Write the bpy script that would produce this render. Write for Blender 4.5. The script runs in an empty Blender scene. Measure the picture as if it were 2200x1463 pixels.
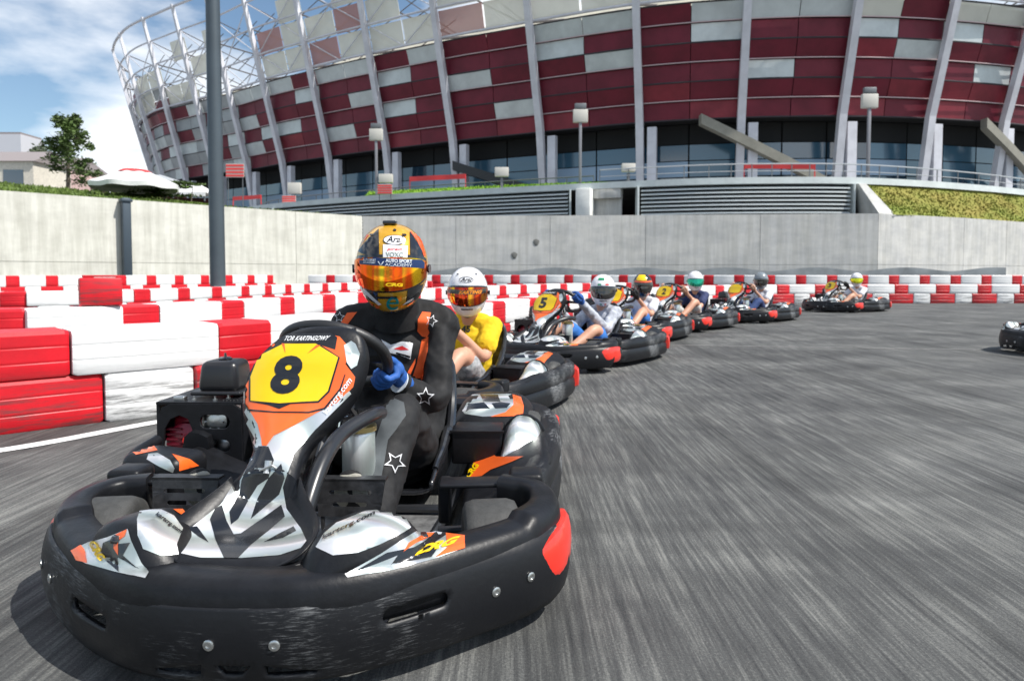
import bpy, bmesh, math, random
from mathutils import Vector, Matrix, noise
from mathutils.bvhtree import BVHTree
from mathutils.geometry import delaunay_2d_cdt
R = math.radians
PI = math.pi
random.seed(8)
sc = bpy.context.scene
COL = sc.collection

# ------------------------------------------------------------------ camera, sky, sun, exposure
FPX, CX, CAMZ = 1467.0, 1100.0, 0.87
PITCH = R(2.5)
CY = 588 + FPX * math.tan(PITCH)          # the picture is cropped a little below the optical axis
cam = bpy.data.cameras.new('camera')
camo = bpy.data.objects.new('camera', cam)
COL.objects.link(camo)
camo.location = (0, 0, CAMZ)
camo.rotation_euler = (PI / 2 - PITCH, 0, 0)
cam.sensor_width = 36
cam.lens = 36 * FPX / 2200
cam.shift_y = -(731.5 - CY) / 2200
cam.clip_start = 0.05
cam.clip_end = 3000
sc.camera = camo
cam.dof.use_dof = True
cam.dof.focus_distance = 2.0
cam.dof.aperture_fstop = 5.6

SUN_EL, SUN_AZ = R(54), math.atan2(-0.38, 0.92)      # direction TO the sun, in the XY plane
world = bpy.data.worlds.new('World')
sc.world = world
world.use_nodes = True
wn, wl = world.node_tree.nodes, world.node_tree.links
wn.clear()
w_out = wn.new('ShaderNodeOutputWorld')
w_bg = wn.new('ShaderNodeBackground')
w_sky = wn.new('ShaderNodeTexSky')
w_sky.sky_type = 'NISHITA'
w_sky.sun_disc = False
w_sky.sun_elevation = SUN_EL
w_sky.sun_rotation = PI / 2 - SUN_AZ
w_sky.air_density = 1.0
w_sky.dust_density = 0.6
w_tc = wn.new('ShaderNodeTexCoord')
w_map = wn.new('ShaderNodeMapping')
w_map.inputs['Scale'].default_value = (1.0, 1.0, 2.6)
w_map.inputs['Location'].default_value = (0.35, 0.1, 0.42)
w_n = wn.new('ShaderNodeTexNoise')
w_n.inputs['Scale'].default_value = 2.3
w_n.inputs['Detail'].default_value = 7
w_n.inputs['Roughness'].default_value = 0.52
w_r = wn.new('ShaderNodeValToRGB')
w_r.color_ramp.elements[0].position = 0.47
w_r.color_ramp.elements[1].position = 0.60
w_mix = wn.new('ShaderNodeMix')
w_mix.data_type = 'RGBA'
w_mix.inputs['B'].default_value = (13.5, 13.8, 14.2, 1)
wl.new(w_tc.outputs['Generated'], w_map.inputs['Vector'])
wl.new(w_map.outputs['Vector'], w_n.inputs['Vector'])
wl.new(w_n.outputs['Fac'], w_r.inputs['Fac'])
wl.new(w_r.outputs['Color'], w_mix.inputs['Factor'])
w_gain = wn.new('ShaderNodeVectorMath')
w_gain.operation = 'MULTIPLY'
w_gain.inputs[1].default_value = (1.45, 1.55, 1.55)
wl.new(w_sky.outputs['Color'], w_gain.inputs[0])
wl.new(w_gain.outputs[0], w_mix.inputs['A'])
wl.new(w_mix.outputs['Result'], w_bg.inputs['Color'])
wl.new(w_bg.outputs['Background'], w_out.inputs['Surface'])
w_bg.inputs['Strength'].default_value = 0.075

sun = bpy.data.lights.new('sun', 'SUN')
sun.energy = 5.0
sun.angle = R(0.5)
sun.color = (1.0, 0.96, 0.9)
suno = bpy.data.objects.new('sun', sun)
COL.objects.link(suno)
suno.location = (20, -10, 40)
sd = Vector((math.cos(SUN_AZ) * math.cos(SUN_EL), math.sin(SUN_AZ) * math.cos(SUN_EL), math.sin(SUN_EL)))
suno.rotation_euler = sd.to_track_quat('Z', 'Y').to_euler()
vs = sc.view_settings
vs.view_transform = 'Standard'
vs.look = 'None'
vs.exposure = 0.27
vs.gamma = 1
sc.render.engine = 'CYCLES'
sc.cycles.max_bounces = 6
sc.cycles.transparent_max_bounces = 12
sc.cycles.use_denoising = True

# ------------------------------------------------------------------ materials
_M = {}


def mat(name, col, rough=0.5, metal=0.0, bump=None, vary=None, coat=0.0, sheen=0.0, stretch=None, spec=0.5,
        alpha=1.0, col2=None, vscale=6.0, trans=0.0):
    """bump=(scale,strength,dist); vary=amount of value noise; col2 = second colour mixed by noise"""
    if name in _M:
        return _M[name]
    m = bpy.data.materials.new(name)
    _M[name] = m
    m.use_nodes = True
    n, l = m.node_tree.nodes, m.node_tree.links
    b = n['Principled BSDF']
    b.inputs['Base Color'].default_value = (*col, 1)
    b.inputs['Roughness'].default_value = rough
    b.inputs['Metallic'].default_value = metal
    b.inputs['Coat Weight'].default_value = coat
    b.inputs['Coat Roughness'].default_value = 0.08
    b.inputs['Sheen Weight'].default_value = sheen
    b.inputs['Specular IOR Level'].default_value = spec
    b.inputs['Alpha'].default_value = alpha
    b.inputs['Transmission Weight'].default_value = trans
    if bump or vary or col2:
        tc = n.new('ShaderNodeTexCoord')
        mp = n.new('ShaderNodeMapping')
        l.new(tc.outputs['Object'], mp.inputs['Vector'])
        if stretch:
            mp.inputs['Scale'].default_value = stretch
    if vary or col2:
        nz = n.new('ShaderNodeTexNoise')
        nz.inputs['Scale'].default_value = vscale
        nz.inputs['Detail'].default_value = 6
        nz.inputs['Roughness'].default_value = 0.65
        l.new(mp.outputs['Vector'], nz.inputs['Vector'])
        rp = n.new('ShaderNodeValToRGB')
        v = vary or 0.0
        c2 = col2 or tuple(c * (1 - v) for c in col)
        c1 = col if col2 else tuple(min(1, c * (1 + v)) for c in col)
        rp.color_ramp.elements[0].color = (*c2, 1)
        rp.color_ramp.elements[1].color = (*c1, 1)
        rp.color_ramp.elements[0].position = 0.36
        rp.color_ramp.elements[1].position = 0.62
        l.new(nz.outputs['Fac'], rp.inputs['Fac'])
        l.new(rp.outputs['Color'], b.inputs['Base Color'])
        mr = n.new('ShaderNodeMapRange')
        mr.inputs['To Min'].default_value = min(1, rough * 1.25)
        mr.inputs['To Max'].default_value = rough * 0.8
        l.new(nz.outputs['Fac'], mr.inputs['Value'])
        l.new(mr.outputs['Result'], b.inputs['Roughness'])
    if bump:
        nb = n.new('ShaderNodeTexNoise')
        nb.inputs['Scale'].default_value = bump[0]
        nb.inputs['Detail'].default_value = 5
        l.new(mp.outputs['Vector'], nb.inputs['Vector'])
        bp = n.new('ShaderNodeBump')
        bp.inputs['Strength'].default_value = bump[1]
        bp.inputs['Distance'].default_value = bump[2]
        l.new(nb.outputs['Fac'], bp.inputs['Height'])
        l.new(bp.outputs['Normal'], b.inputs['Normal'])
    return m


BLACKP = mat('black_plastic', (0.008, 0.0085, 0.0105), 0.40, bump=(90, 0.3, 0.002), vary=0.35, vscale=14, spec=0.32)


def scuffed():
    m = mat('scuffed_black_plastic', (0.01, 0.01, 0.012), 0.36, bump=(40, 0.3, 0.003), spec=0.36)
    n, l = m.node_tree.nodes, m.node_tree.links
    b = n['Principled BSDF']
    tc = n.new('ShaderNodeTexCoord')
    mp = n.new('ShaderNodeMapping')
    mp.inputs['Scale'].default_value = (9, 9, 120)
    l.new(tc.outputs['Object'], mp.inputs['Vector'])
    nz = n.new('ShaderNodeTexNoise')
    nz.inputs['Scale'].default_value = 3.0
    nz.inputs['Detail'].default_value = 9
    nz.inputs['Roughness'].default_value = 0.75
    l.new(mp.outputs['Vector'], nz.inputs['Vector'])
    n2 = n.new('ShaderNodeTexNoise')
    n2.inputs['Scale'].default_value = 3.5
    n2.inputs['Detail'].default_value = 3
    l.new(tc.outputs['Object'], n2.inputs['Vector'])
    mu = n.new('ShaderNodeMath')
    mu.operation = 'MULTIPLY'
    l.new(nz.outputs['Fac'], mu.inputs[0])
    l.new(n2.outputs['Fac'], mu.inputs[1])
    rp = n.new('ShaderNodeValToRGB')
    rp.color_ramp.elements[0].position = 0.29
    rp.color_ramp.elements[0].color = (0.007, 0.0075, 0.0095, 1)
    rp.color_ramp.elements[1].position = 0.42
    rp.color_ramp.elements[1].color = (0.19, 0.195, 0.2, 1)
    l.new(mu.outputs[0], rp.inputs['Fac'])
    l.new(rp.outputs['Color'], b.inputs['Base Color'])
    mr = n.new('ShaderNodeMapRange')
    mr.inputs['From Min'].default_value = 0.2
    mr.inputs['From Max'].default_value = 0.4
    mr.inputs['To Min'].default_value = 0.4
    mr.inputs['To Max'].default_value = 0.6
    l.new(mu.outputs[0], mr.inputs['Value'])
    l.new(mr.outputs['Result'], b.inputs['Roughness'])
    return m


SCUFF = scuffed()


def silver():
    m = mat('silver_foil', (0.7, 0.74, 0.72), 0.40, metal=0.8)
    n, l = m.node_tree.nodes, m.node_tree.links
    b = n['Principled BSDF']
    tc = n.new('ShaderNodeTexCoord')
    wv = n.new('ShaderNodeTexWave')
    wv.inputs['Scale'].default_value = 3.2
    wv.inputs['Distortion'].default_value = 7
    wv.inputs['Detail'].default_value = 1.5
    wv.inputs['Detail Scale'].default_value = 0.6
    l.new(tc.outputs['Object'], wv.inputs['Vector'])
    bp = n.new('ShaderNodeBump')
    bp.inputs['Strength'].default_value = 1.0
    bp.inputs['Distance'].default_value = 0.012
    l.new(wv.outputs['Fac'], bp.inputs['Height'])
    l.new(bp.outputs['Normal'], b.inputs['Normal'])
    hs = n.new('ShaderNodeValToRGB')
    e = hs.color_ramp.elements
    e[0].color = (0.56, 0.62, 0.59, 1)
    e[1].color = (0.88, 0.86, 0.87, 1)
    e.new(0.5).color = (0.74, 0.78, 0.76, 1)
    l.new(wv.outputs['Fac'], hs.inputs['Fac'])
    l.new(hs.outputs['Color'], b.inputs['Base Color'])
    b.inputs['Anisotropic'].default_value = 0.5
    return m


SILVER = silver()
ORANGE = mat('orange_vinyl', (0.86, 0.13, 0.018), 0.3, coat=0.5, vary=0.06)
YELLOW = mat('yellow_vinyl', (0.88, 0.58, 0.0), 0.3, coat=0.5)
BLACKV = mat('black_vinyl', (0.012, 0.013, 0.016), 0.25, coat=0.4)
WHITEV = mat('white_vinyl', (0.8, 0.8, 0.8), 0.35)
REDV = mat('red_vinyl', (0.7, 0.03, 0.03), 0.35)
REDP = mat('red_orange_plastic', (0.80, 0.035, 0.02), 0.3, coat=0.4, vary=0.12, bump=(60, 0.1, 0.002))
RUBBER = mat('tyre_rubber', (0.045, 0.045, 0.043), 0.62, bump=(180, 0.4, 0.002), vary=0.25, vscale=30)
STEEL = mat('bolt_steel', (0.62, 0.63, 0.62), 0.32, metal=1.0, bump=(120, 0.3, 0.001))
DARKM = mat('dark_metal_plate', (0.03, 0.03, 0.032), 0.36, metal=0.3, bump=(60, 0.3, 0.002), vary=0.5, vscale=25)
TUBEB = mat('black_painted_tube', (0.02, 0.021, 0.024), 0.3, spec=0.6)
REDENG = mat('red_engine', (0.30, 0.01, 0.03), 0.35, coat=0.2)
BRASS = mat('brass', (0.55, 0.42, 0.18), 0.4, metal=0.8)
SEATM = mat('seat_fibreglass', (0.016, 0.017, 0.02), 0.22, coat=0.5)
SUIT = mat('suit_black', (0.017, 0.017, 0.018), 0.7, bump=(500, 0.3, 0.001), vary=0.2, vscale=20, spec=0.25)
SUITG = mat('suit_grey', (0.075, 0.085, 0.092), 0.75, bump=(500, 0.3, 0.001), vary=0.15)
SUITO = mat('suit_orange', (0.85, 0.12, 0.02), 0.7, bump=(400, 0.2, 0.001))
LOGO = mat('suit_logo_silver', (0.6, 0.6, 0.62), 0.5)
GLOVEB = mat('glove_blue', (0.015, 0.09, 0.34), 0.7, bump=(300, 0.5, 0.001), vary=0.15)
GLOVEK = mat('glove_black', (0.015, 0.015, 0.016), 0.6, bump=(300, 0.4, 0.001))
SOLE = mat('shoe_sole_grey', (0.30, 0.29, 0.25), 0.8, bump=(150, 0.8, 0.003))
SKIN = mat('skin', (0.56, 0.30, 0.20), 0.5, vary=0.06, bump=(200, 0.1, 0.001))
GOLD = mat('helmet_gold', (0.80, 0.42, 0.03), 0.2, metal=0.35, coat=0.8)
HORANGE = mat('helmet_orange', (0.88, 0.13, 0.03), 0.25, coat=0.8)
HBLACK = mat('helmet_black', (0.012, 0.012, 0.014), 0.15, coat=0.8)
HWHITE = mat('helmet_white', (0.8, 0.8, 0.82), 0.18, coat=0.8)
CHROME = mat('chrome', (0.75, 0.76, 0.76), 0.12, metal=1.0)


def visor_mat(name, cols, rough=0.06):
    m = mat(name, cols[0], rough, metal=0.9)
    n, l = m.node_tree.nodes, m.node_tree.links
    b = n['Principled BSDF']
    tc = n.new('ShaderNodeTexCoord')
    mp = n.new('ShaderNodeMapping')
    mp.inputs['Scale'].default_value = (1, 14, 1)
    l.new(tc.outputs['Object'], mp.inputs['Vector'])
    nz = n.new('ShaderNodeTexNoise')
    nz.inputs['Scale'].default_value = 1.3
    l.new(mp.outputs['Vector'], nz.inputs['Vector'])
    rp = n.new('ShaderNodeValToRGB')
    rp.color_ramp.elements[0].position = 0.35
    rp.color_ramp.elements[1].position = 0.65
    rp.color_ramp.elements[0].color = (*cols[0], 1)
    rp.color_ramp.elements[1].color = (*cols[1], 1)
    rp.color_ramp.elements.new(0.5).color = (*cols[2], 1)
    l.new(nz.outputs['Fac'], rp.inputs['Fac'])
    l.new(rp.outputs['Color'], b.inputs['Base Color'])
    return m


VIS_ORANGE = visor_mat('visor_orange_mirror', ((0.75, 0.16, 0.0), (0.9, 0.55, 0.02), (0.8, 0.08, 0.01)))
VIS_RED = visor_mat('visor_red_mirror', ((0.85, 0.10, 0.0), (0.9, 0.42, 0.02), (0.35, 0.02, 0.03)))
VIS_DARK = mat('visor_smoke', (0.02, 0.018, 0.018), 0.08, coat=1.0)
VIS_GREEN = mat('visor_green_mirror', (0.03, 0.42, 0.28), 0.12, metal=0.8)
VIS_YEL = mat('visor_yellow_mirror', (0.75, 0.75, 0.03), 0.12, metal=0.7)


# ------------------------------------------------------------------ mesh helpers
def cr(pts, n):
    """Catmull-Rom through pts (any dimension), n samples per span"""
    pts = [Vector(p) for p in pts]
    out = []
    for i in range(len(pts) - 1):
        p0 = pts[i - 1] if i else pts[0] * 2 - pts[1]
        p1, p2 = pts[i], pts[i + 1]
        p3 = pts[i + 2] if i + 2 < len(pts) else pts[-1] * 2 - pts[-2]
        for k in range(n):
            t = k / n
            out.append(0.5 * ((2 * p1) + (p2 - p0) * t + (2 * p0 - 5 * p1 + 4 * p2 - p3) * t * t
                              + (3 * p1 - p0 - 3 * p2 + p3) * t ** 3))
    out.append(pts[-1].copy())
    return out


class MB:
    def __init__(s):
        s.v, s.f, s.m = [], [], []

    def add(s, v, f, mi=0):
        o = len(s.v)
        s.v += [Vector(p) for p in v]
        s.f += [tuple(i + o for i in q) for q in f]
        s.m += [mi] * len(f)

    def loft(s, rings, cap=True, closed=True, mi=0, loop=False):
        n = len(rings[0])
        v = [p for r in rings for p in r]
        f = []
        m = len(rings)
        for i in range(m if loop else m - 1):
            a, b = i * n, ((i + 1) % m) * n
            for j in range(n if closed else n - 1):
                k = (j + 1) % n
                f.append((a + j, a + k, b + k, b + j))
        if cap and closed and not loop:
            f.append(tuple(reversed(range(n))))
            f.append(tuple(range((m - 1) * n, m * n)))
        s.add(v, f, mi)

    def tube(s, path, r, n=8, cap=True, mi=0, side=None, loop=False):
        """r: number, list, or list of (a,b) ellipse radii"""
        path = [Vector(p) for p in path]
        rings = []
        up = Vector(side) if side else Vector((0, 0, 1))
        N = len(path)
        prev = None
        for i, p in enumerate(path):
            if loop:
                t = path[(i + 1) % N] - path[i - 1]
            else:
                t = path[min(i + 1, N - 1)] - path[max(i - 1, 0)]
            t.normalize()
            u = prev if prev is not None and side is None else up
            u = u - t * u.dot(t)
            if u.length < 1e-3:
                u = Vector((1, 0.02, 0)) - t * t.x
            u.normalize()
            prev = u.copy()
            w = t.cross(u)
            rr = r[i] if isinstance(r, (list, tuple)) else r
            a, b = rr if isinstance(rr, (tuple, list)) else (rr, rr)
            rings.append([p + u * (a * math.cos(2 * PI * k / n)) + w * (b * math.sin(2 * PI * k / n)) for k in range(n)])
        s.loft(rings, cap and not loop, True, mi, loop)

    def box(s, c, size, rot=None, mi=0):
        c = Vector(c)
        h = Vector(size) / 2
        v = [Vector((x * h.x, y * h.y, z * h.z)) for x in (-1, 1) for y in (-1, 1) for z in (-1, 1)]
        if rot is not None:
            v = [rot @ p for p in v]
        s.add([p + c for p in v], [(0, 1, 3, 2), (4, 6, 7, 5), (0, 4, 5, 1), (2, 3, 7, 6), (0, 2, 6, 4), (1, 5, 7, 3)], mi)

    def rbox(s, c, size, bev=0.01, seg=3, rot=None, mi=0, taper=None):
        bm = bmesh.new()
        bmesh.ops.create_cube(bm, size=1)
        for v in bm.verts:
            v.co = Vector((v.co.x * size[0], v.co.y * size[1], v.co.z * size[2]))
            if taper and v.co.z > 0:
                v.co.x *= taper
                v.co.y *= taper
        bmesh.ops.bevel(bm, geom=bm.edges[:], offset=bev, segments=seg, affect='EDGES', profile=0.5)
        bm.verts.index_update()
        vs_ = [(rot @ v.co if rot is not None else v.co) + Vector(c) for v in bm.verts]
        s.add(vs_, [tuple(v.index for v in f.verts) for f in bm.faces], mi)
        bm.free()

    def lathe(s, prof, c=(0, 0, 0), axis='z', n=24, mi=0, loop=False):
        """prof: list of (r, h)"""
        rings = []
        for r, h in prof:
            ring = []
            for k in range(n):
                a = 2 * PI * k / n
                x, y = r * math.cos(a), r * math.sin(a)
                q = {'z': (x, y, h), 'y': (y, h, x), 'x': (h, x, y)}[axis]
                ring.append(Vector(q) + Vector(c))
            rings.append(ring)
        s.loft(rings, cap=not loop, mi=mi, loop=loop)

    def prism(s, poly, z0, z1, mi=0):
        a = [Vector((p[0], p[1], z0)) for p in poly]
        b = [Vector((p[0], p[1], z1)) for p in poly]
        s.loft([a, b], mi=mi)

    def build(s, name, mats, parent=None, smooth=True, angle=35, **props):
        me = bpy.data.meshes.new(name)
        me.from_pydata([tuple(p) for p in s.v], [], s.f)
        return link(name, me, mats, parent, smooth, angle, s.m, **props)


def link(name, me, mats, parent=None, smooth=True, angle=35, midx=None, **props):
    if not isinstance(mats, (list, tuple)):
        mats = [mats]
    for m in mats:
        me.materials.append(m)
    if midx and len(mats) > 1:
        me.polygons.foreach_set('material_index', midx)
    bm = bmesh.new()
    bm.from_mesh(me)
    bmesh.ops.recalc_face_normals(bm, faces=bm.faces[:])
    if smooth:
        for f in bm.faces:
            f.smooth = True
        lim = R(angle)
        for e in bm.edges:
            if len(e.link_faces) == 2 and e.calc_face_angle(0) > lim:
                e.smooth = False
    bm.to_mesh(me)
    bm.free()
    o = bpy.data.objects.new(name, me)
    COL.objects.link(o)
    if parent:
        o.parent = parent
    for k, v in props.items():
        o[k] = v
    return o


def tag(o, label, cat, group=None):
    o['label'] = label
    o['category'] = cat
    if group:
        o['group'] = group
    return o


def empty(name, loc=(0, 0, 0), rz=0.0, label=None, cat=None, group=None):
    o = bpy.data.objects.new(name, None)
    COL.objects.link(o)
    o.location = loc
    o.rotation_euler = (0, 0, rz)
    o.empty_display_size = 0.2
    if label:
        tag(o, label, cat, group)
    return o


def kids(o):
    return [c for c in COL.objects if c.parent is o]


def copy_tree(o, skip=()):
    table = {}
    for c in list(COL.objects):
        if c.parent is not None:
            table.setdefault(c.parent.name, []).append(c)

    def rec(q, parent):
        if q.get('only_here') or q.name.split('.')[0] in skip:
            return None
        n = q.copy()
        COL.objects.link(n)
        n.parent = parent
        for ch in table.get(q.name, []):
            rec(ch, n)
        return n
    return rec(o, None)


def solid(o, t, offset=-1, out=None):
    if out is not None:
        a = Vector((0, 0, 0))
        for p in o.data.polygons:
            a += p.normal * p.area
        if a.dot(Vector(out)) < 0:
            o.data.flip_normals()
    m = o.modifiers.new('thickness', 'SOLIDIFY')
    m.thickness = t
    m.offset = offset
    return o


def inpoly(x, y, P):
    c = False
    j = len(P) - 1
    for i in range(len(P)):
        xi, yi = P[i][0], P[i][1]
        xj, yj = P[j][0], P[j][1]
        if (yi > y) != (yj > y) and x < (xj - xi) * (y - yi) / (yj - yi) + xi:
            c = not c
        j = i
    return c


def resamp(P, d):
    out = []
    for i in range(len(P)):
        a, b = Vector(P[i][:2]), Vector(P[(i + 1) % len(P)][:2])
        k = max(1, int((b - a).length / d))
        for q in range(k):
            out.append(a.lerp(b, q / k))
    return out


def tri2d(poly, holes, d, grid=True):
    """triangulate a polygon with holes, with inner grid points every d"""
    loops = [resamp(poly, d)] + [resamp(h, d) for h in holes]
    vv, ee = [], []
    for L in loops:
        o = len(vv)
        vv += L
        ee += [(o + i, o + (i + 1) % len(L)) for i in range(len(L))]
    if grid:
        xs = [p[0] for p in poly]
        ys = [p[1] for p in poly]
        y = min(ys) + d / 2
        row = 0
        bound = list(vv)
        while y < max(ys):
            x = min(xs) + d * (0.25 if row % 2 else 0.75)
            while x < max(xs):
                if inpoly(x, y, poly) and not any(inpoly(x, y, h) for h in holes):
                    q = Vector((x, y))
                    if all((q - b).length_squared > (0.4 * d) ** 2 for b in bound):
                        vv.append(q)
                x += d
            y += d * 0.9
            row += 1
    r = delaunay_2d_cdt([Vector(v) for v in vv], ee, [], 0, 1e-7)
    V2, T = r[0], r[2]
    keep = []
    for t in T:
        cx = sum(V2[i][0] for i in t) / 3
        cy = sum(V2[i][1] for i in t) / 3
        if inpoly(cx, cy, poly) and not any(inpoly(cx, cy, h) for h in holes):
            keep.append(tuple(t))
    return V2, keep


# ------------------------------------------------------------------ stickers laid on surfaces
CAMW = Vector((0, 0, CAMZ))


def pray(u, v):
    a = (u - CX) / FPX
    b = -(v - CY) / FPX
    return Vector((a, math.cos(PITCH) + b * math.sin(PITCH), -math.sin(PITCH) + b * math.cos(PITCH))).normalized()


def bvh_of(objs):
    vv, ff = [], []
    for o in objs:
        b = len(vv)
        vv += [v.co.copy() for v in o.data.vertices]
        ff += [tuple(i + b for i in p.vertices) for p in o.data.polygons]
    return BVHTree.FromPolygons(vv, ff)


class Skin:
    """lays outlines, given as seen by the photograph, onto a real surface as thin vinyl"""

    def __init__(s, root, objs):
        s.inv = root.matrix_basis.inverted()
        s.o = s.inv @ CAMW
        s.q = s.inv.to_3x3()
        s.t = bvh_of(objs)

    def hit(s, u, v):
        d = (s.q @ pray(u, v)).normalized()
        p, n, i, dist = s.t.ray_cast(s.o, d)
        if p is None:
            return None
        if n.dot(d) > 0:
            n = -n
        return p, n

    def put(s, name, V2, T, m, parent, off, whole=False, **props):
        pts, ok = [], []
        for p in V2:
            h = s.hit(p[0], p[1])
            if h is None:
                pts.append(Vector((0, 0, 0)))
                ok.append(False)
            else:
                pts.append(h[0] + h[1] * off)
                ok.append(True)
        F = []
        for t in T:
            if all(ok[i] for i in t):
                e = max((pts[t[i]] - pts[t[i - 1]]).length for i in range(3))
                if e < 0.09:
                    F.append(t)
        if not F:
            print('EMPTY DECAL', name, V2[0])
            return None
        if whole:
            par = list(range(len(pts)))

            def fd_(i):
                while par[i] != i:
                    par[i] = par[par[i]]
                    i = par[i]
                return i
            for t in F:
                for i in t[1:]:
                    par[fd_(i)] = fd_(t[0])
            cnt = {}
            for t in F:
                cnt[fd_(t[0])] = cnt.get(fd_(t[0]), 0) + 1
            big = max(cnt, key=cnt.get)
            F = [t for t in F if fd_(t[0]) == big]
        used = sorted({i for t in F for i in t})
        mp = {i: k for k, i in enumerate(used)}
        b = MB()
        b.add([pts[i] for i in used], [tuple(mp[i] for i in t) for t in F])
        return b.build(name, m, parent, angle=60, **props)

    def poly(s, name, P, m, parent, off=0.002, d=7.0, holes=(), **props):
        V2, T = tri2d(P, list(holes), d)
        return s.put(name, V2, T, m, parent, off, True, **props)

    def text(s, name, txt, quad, m, parent, off=0.003, bold=0.02, shear=0.0, spacing=1.0, **props):
        """quad: photo positions of the text box: bottom-left, bottom-right, top-right, top-left"""
        V2, T = text2d(txt, bold, shear, spacing)
        q = [Vector(p) for p in quad]
        V2 = [q[0] * (1 - x) * (1 - y) + q[1] * x * (1 - y) + q[2] * x * y + q[3] * (1 - x) * y for x, y in V2]
        return s.put(name, V2, T, m, parent, off, **props)


_T = {}


def text2d(txt, bold=0.02, shear=0.0, spacing=1.0):
    key = (txt, bold, shear, spacing)
    if key in _T:
        return _T[key]
    c = bpy.data.curves.new('tmp', 'FONT')
    c.body = txt
    c.size = 1
    c.offset = bold
    c.shear = shear
    c.space_character = spacing
    c.resolution_u = 4
    o = bpy.data.objects.new('tmp', c)
    COL.objects.link(o)
    dg = bpy.context.evaluated_depsgraph_get()
    me = bpy.data.meshes.new_from_object(o.evaluated_get(dg))
    bpy.data.objects.remove(o)
    bm = bmesh.new()
    bm.from_mesh(me)
    bmesh.ops.triangulate(bm, faces=bm.faces[:])
    bm.verts.index_update()
    vs_ = [v.co.copy() for v in bm.verts]
    x0, x1 = min(v.x for v in vs_), max(v.x for v in vs_)
    y0, y1 = min(v.y for v in vs_), max(v.y for v in vs_)
    V2 = [((v.x - x0) / (x1 - x0), (v.y - y0) / (y1 - y0)) for v in vs_]
    T = [tuple(v.index for v in f.verts) for f in bm.faces]
    bm.free()
    _T[key] = (V2, T)
    return V2, T


def flat_text(name, txt, origin, ux, uy, m, parent=None, bold=0.02, **props):
    V2, T = text2d(txt, bold)
    b = MB()
    b.add([Vector(origin) + Vector(ux) * x + Vector(uy) * y for x, y in V2], T)
    return b.build(name, m, parent, smooth=False, **props)


def rot_to(theta):
    """heading: the kart's tail points to (sin,cos) of theta"""
    return math.atan2(-math.cos(theta), -math.sin(theta))


# ------------------------------------------------------------------ asphalt
def asphalt():
    m = bpy.data.materials.new('asphalt')
    m.use_nodes = True
    n, l = m.node_tree.nodes, m.node_tree.links
    b = n['Principled BSDF']
    tc = n.new('ShaderNodeTexCoord')

    def nz(scale, detail, stretch=(1, 1, 1), rough=0.6, rot=0.0, dist=0.0):
        mp = n.new('ShaderNodeMapping')
        mp.inputs['Scale'].default_value = stretch
        mp.inputs['Rotation'].default_value = (0, 0, rot)
        t = n.new('ShaderNodeTexNoise')
        t.inputs['Scale'].default_value = scale
        t.inputs['Detail'].default_value = detail
        t.inputs['Roughness'].default_value = rough
        t.inputs['Distortion'].default_value = dist
        l.new(tc.outputs['Object'], mp.inputs['Vector'])
        l.new(mp.outputs['Vector'], t.inputs['Vector'])
        return t.outputs['Fac']

    def mx(a, b_, f):
        q = n.new('ShaderNodeMix')
        q.data_type = 'FLOAT'
        q.inputs['Factor'].default_value = f
        l.new(a, q.inputs['A'])
        l.new(b_, q.inputs['B'])
        return q.outputs['Result']
    streak = nz(1.0, 5, (75, 2.6, 1), 0.7)          # rubber laid down along the lap
    streak2 = nz(1.0, 4, (26, 1.1, 1), 0.65, R(-7))
    grain = nz(150, 4, rough=0.8)
    blot = nz(0.55, 6, (1, 1.9, 1), 0.62, dist=0.9)
    rub = nz(1.0, 4, (3.4, 0.16, 1), 0.6, R(-20), dist=0.5)
    patch = nz(0.9, 5, (1, 1.5, 1), 0.6, dist=0.6)
    s = mx(streak, streak2, 0.42)
    s = mx(s, grain, 0.33)
    s = mx(s, patch, 0.20)
    rp = n.new('ShaderNodeValToRGB')
    e = rp.color_ramp.elements
    e[0].position = 0.40
    e[0].color = (0.026, 0.027, 0.029, 1)
    e[1].position = 0.60
    e[1].color = (0.24, 0.242, 0.225, 1)
    e.new(0.5).color = (0.088, 0.090, 0.088, 1)
    l.new(s, rp.inputs['Fac'])
    def fade(src, lo, hi, dark):
        q = n.new('ShaderNodeValToRGB')
        q.color_ramp.elements[0].position = lo
        q.color_ramp.elements[0].color = (dark, dark, dark, 1)
        q.color_ramp.elements[1].position = hi
        q.color_ramp.elements[1].color = (1, 1, 1, 1)
        l.new(src, q.inputs['Fac'])
        return q.outputs['Color']
    c_ = rp.outputs['Color']
    for f_ in (fade(blot, 0.36, 0.60, 0.66), fade(rub, 0.36, 0.47, 0.62)):
        m_ = n.new('ShaderNodeMix')
        m_.data_type = 'RGBA'
        m_.blend_type = 'MULTIPLY'
        m_.inputs['Factor'].default_value = 1
        l.new(c_, m_.inputs['A'])
        l.new(f_, m_.inputs['B'])
        c_ = m_.outputs['Result']
    l.new(c_, b.inputs['Base Color'])
    b.inputs['Roughness'].default_value = 0.8
    bp = n.new('ShaderNodeBump')
    bp.inputs['Strength'].default_value = 0.8
    bp.inputs['Distance'].default_value = 0.004
    l.new(grain, bp.inputs['Height'])
    l.new(bp.outputs['Normal'], b.inputs['Normal'])
    return m


b = MB()
b.add([(-900, -300, 0), (900, -300, 0), (900, 2000, 0), (-900, 2000, 0)], [(0, 1, 2, 3)])
g = b.build('ground', asphalt(), smooth=False, kind='structure')
b.v = []
WL = mat('road_paint_white', (0.72, 0.72, 0.70), 0.7, vary=0.22, vscale=9, bump=(120, 0.4, 0.002))


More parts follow.
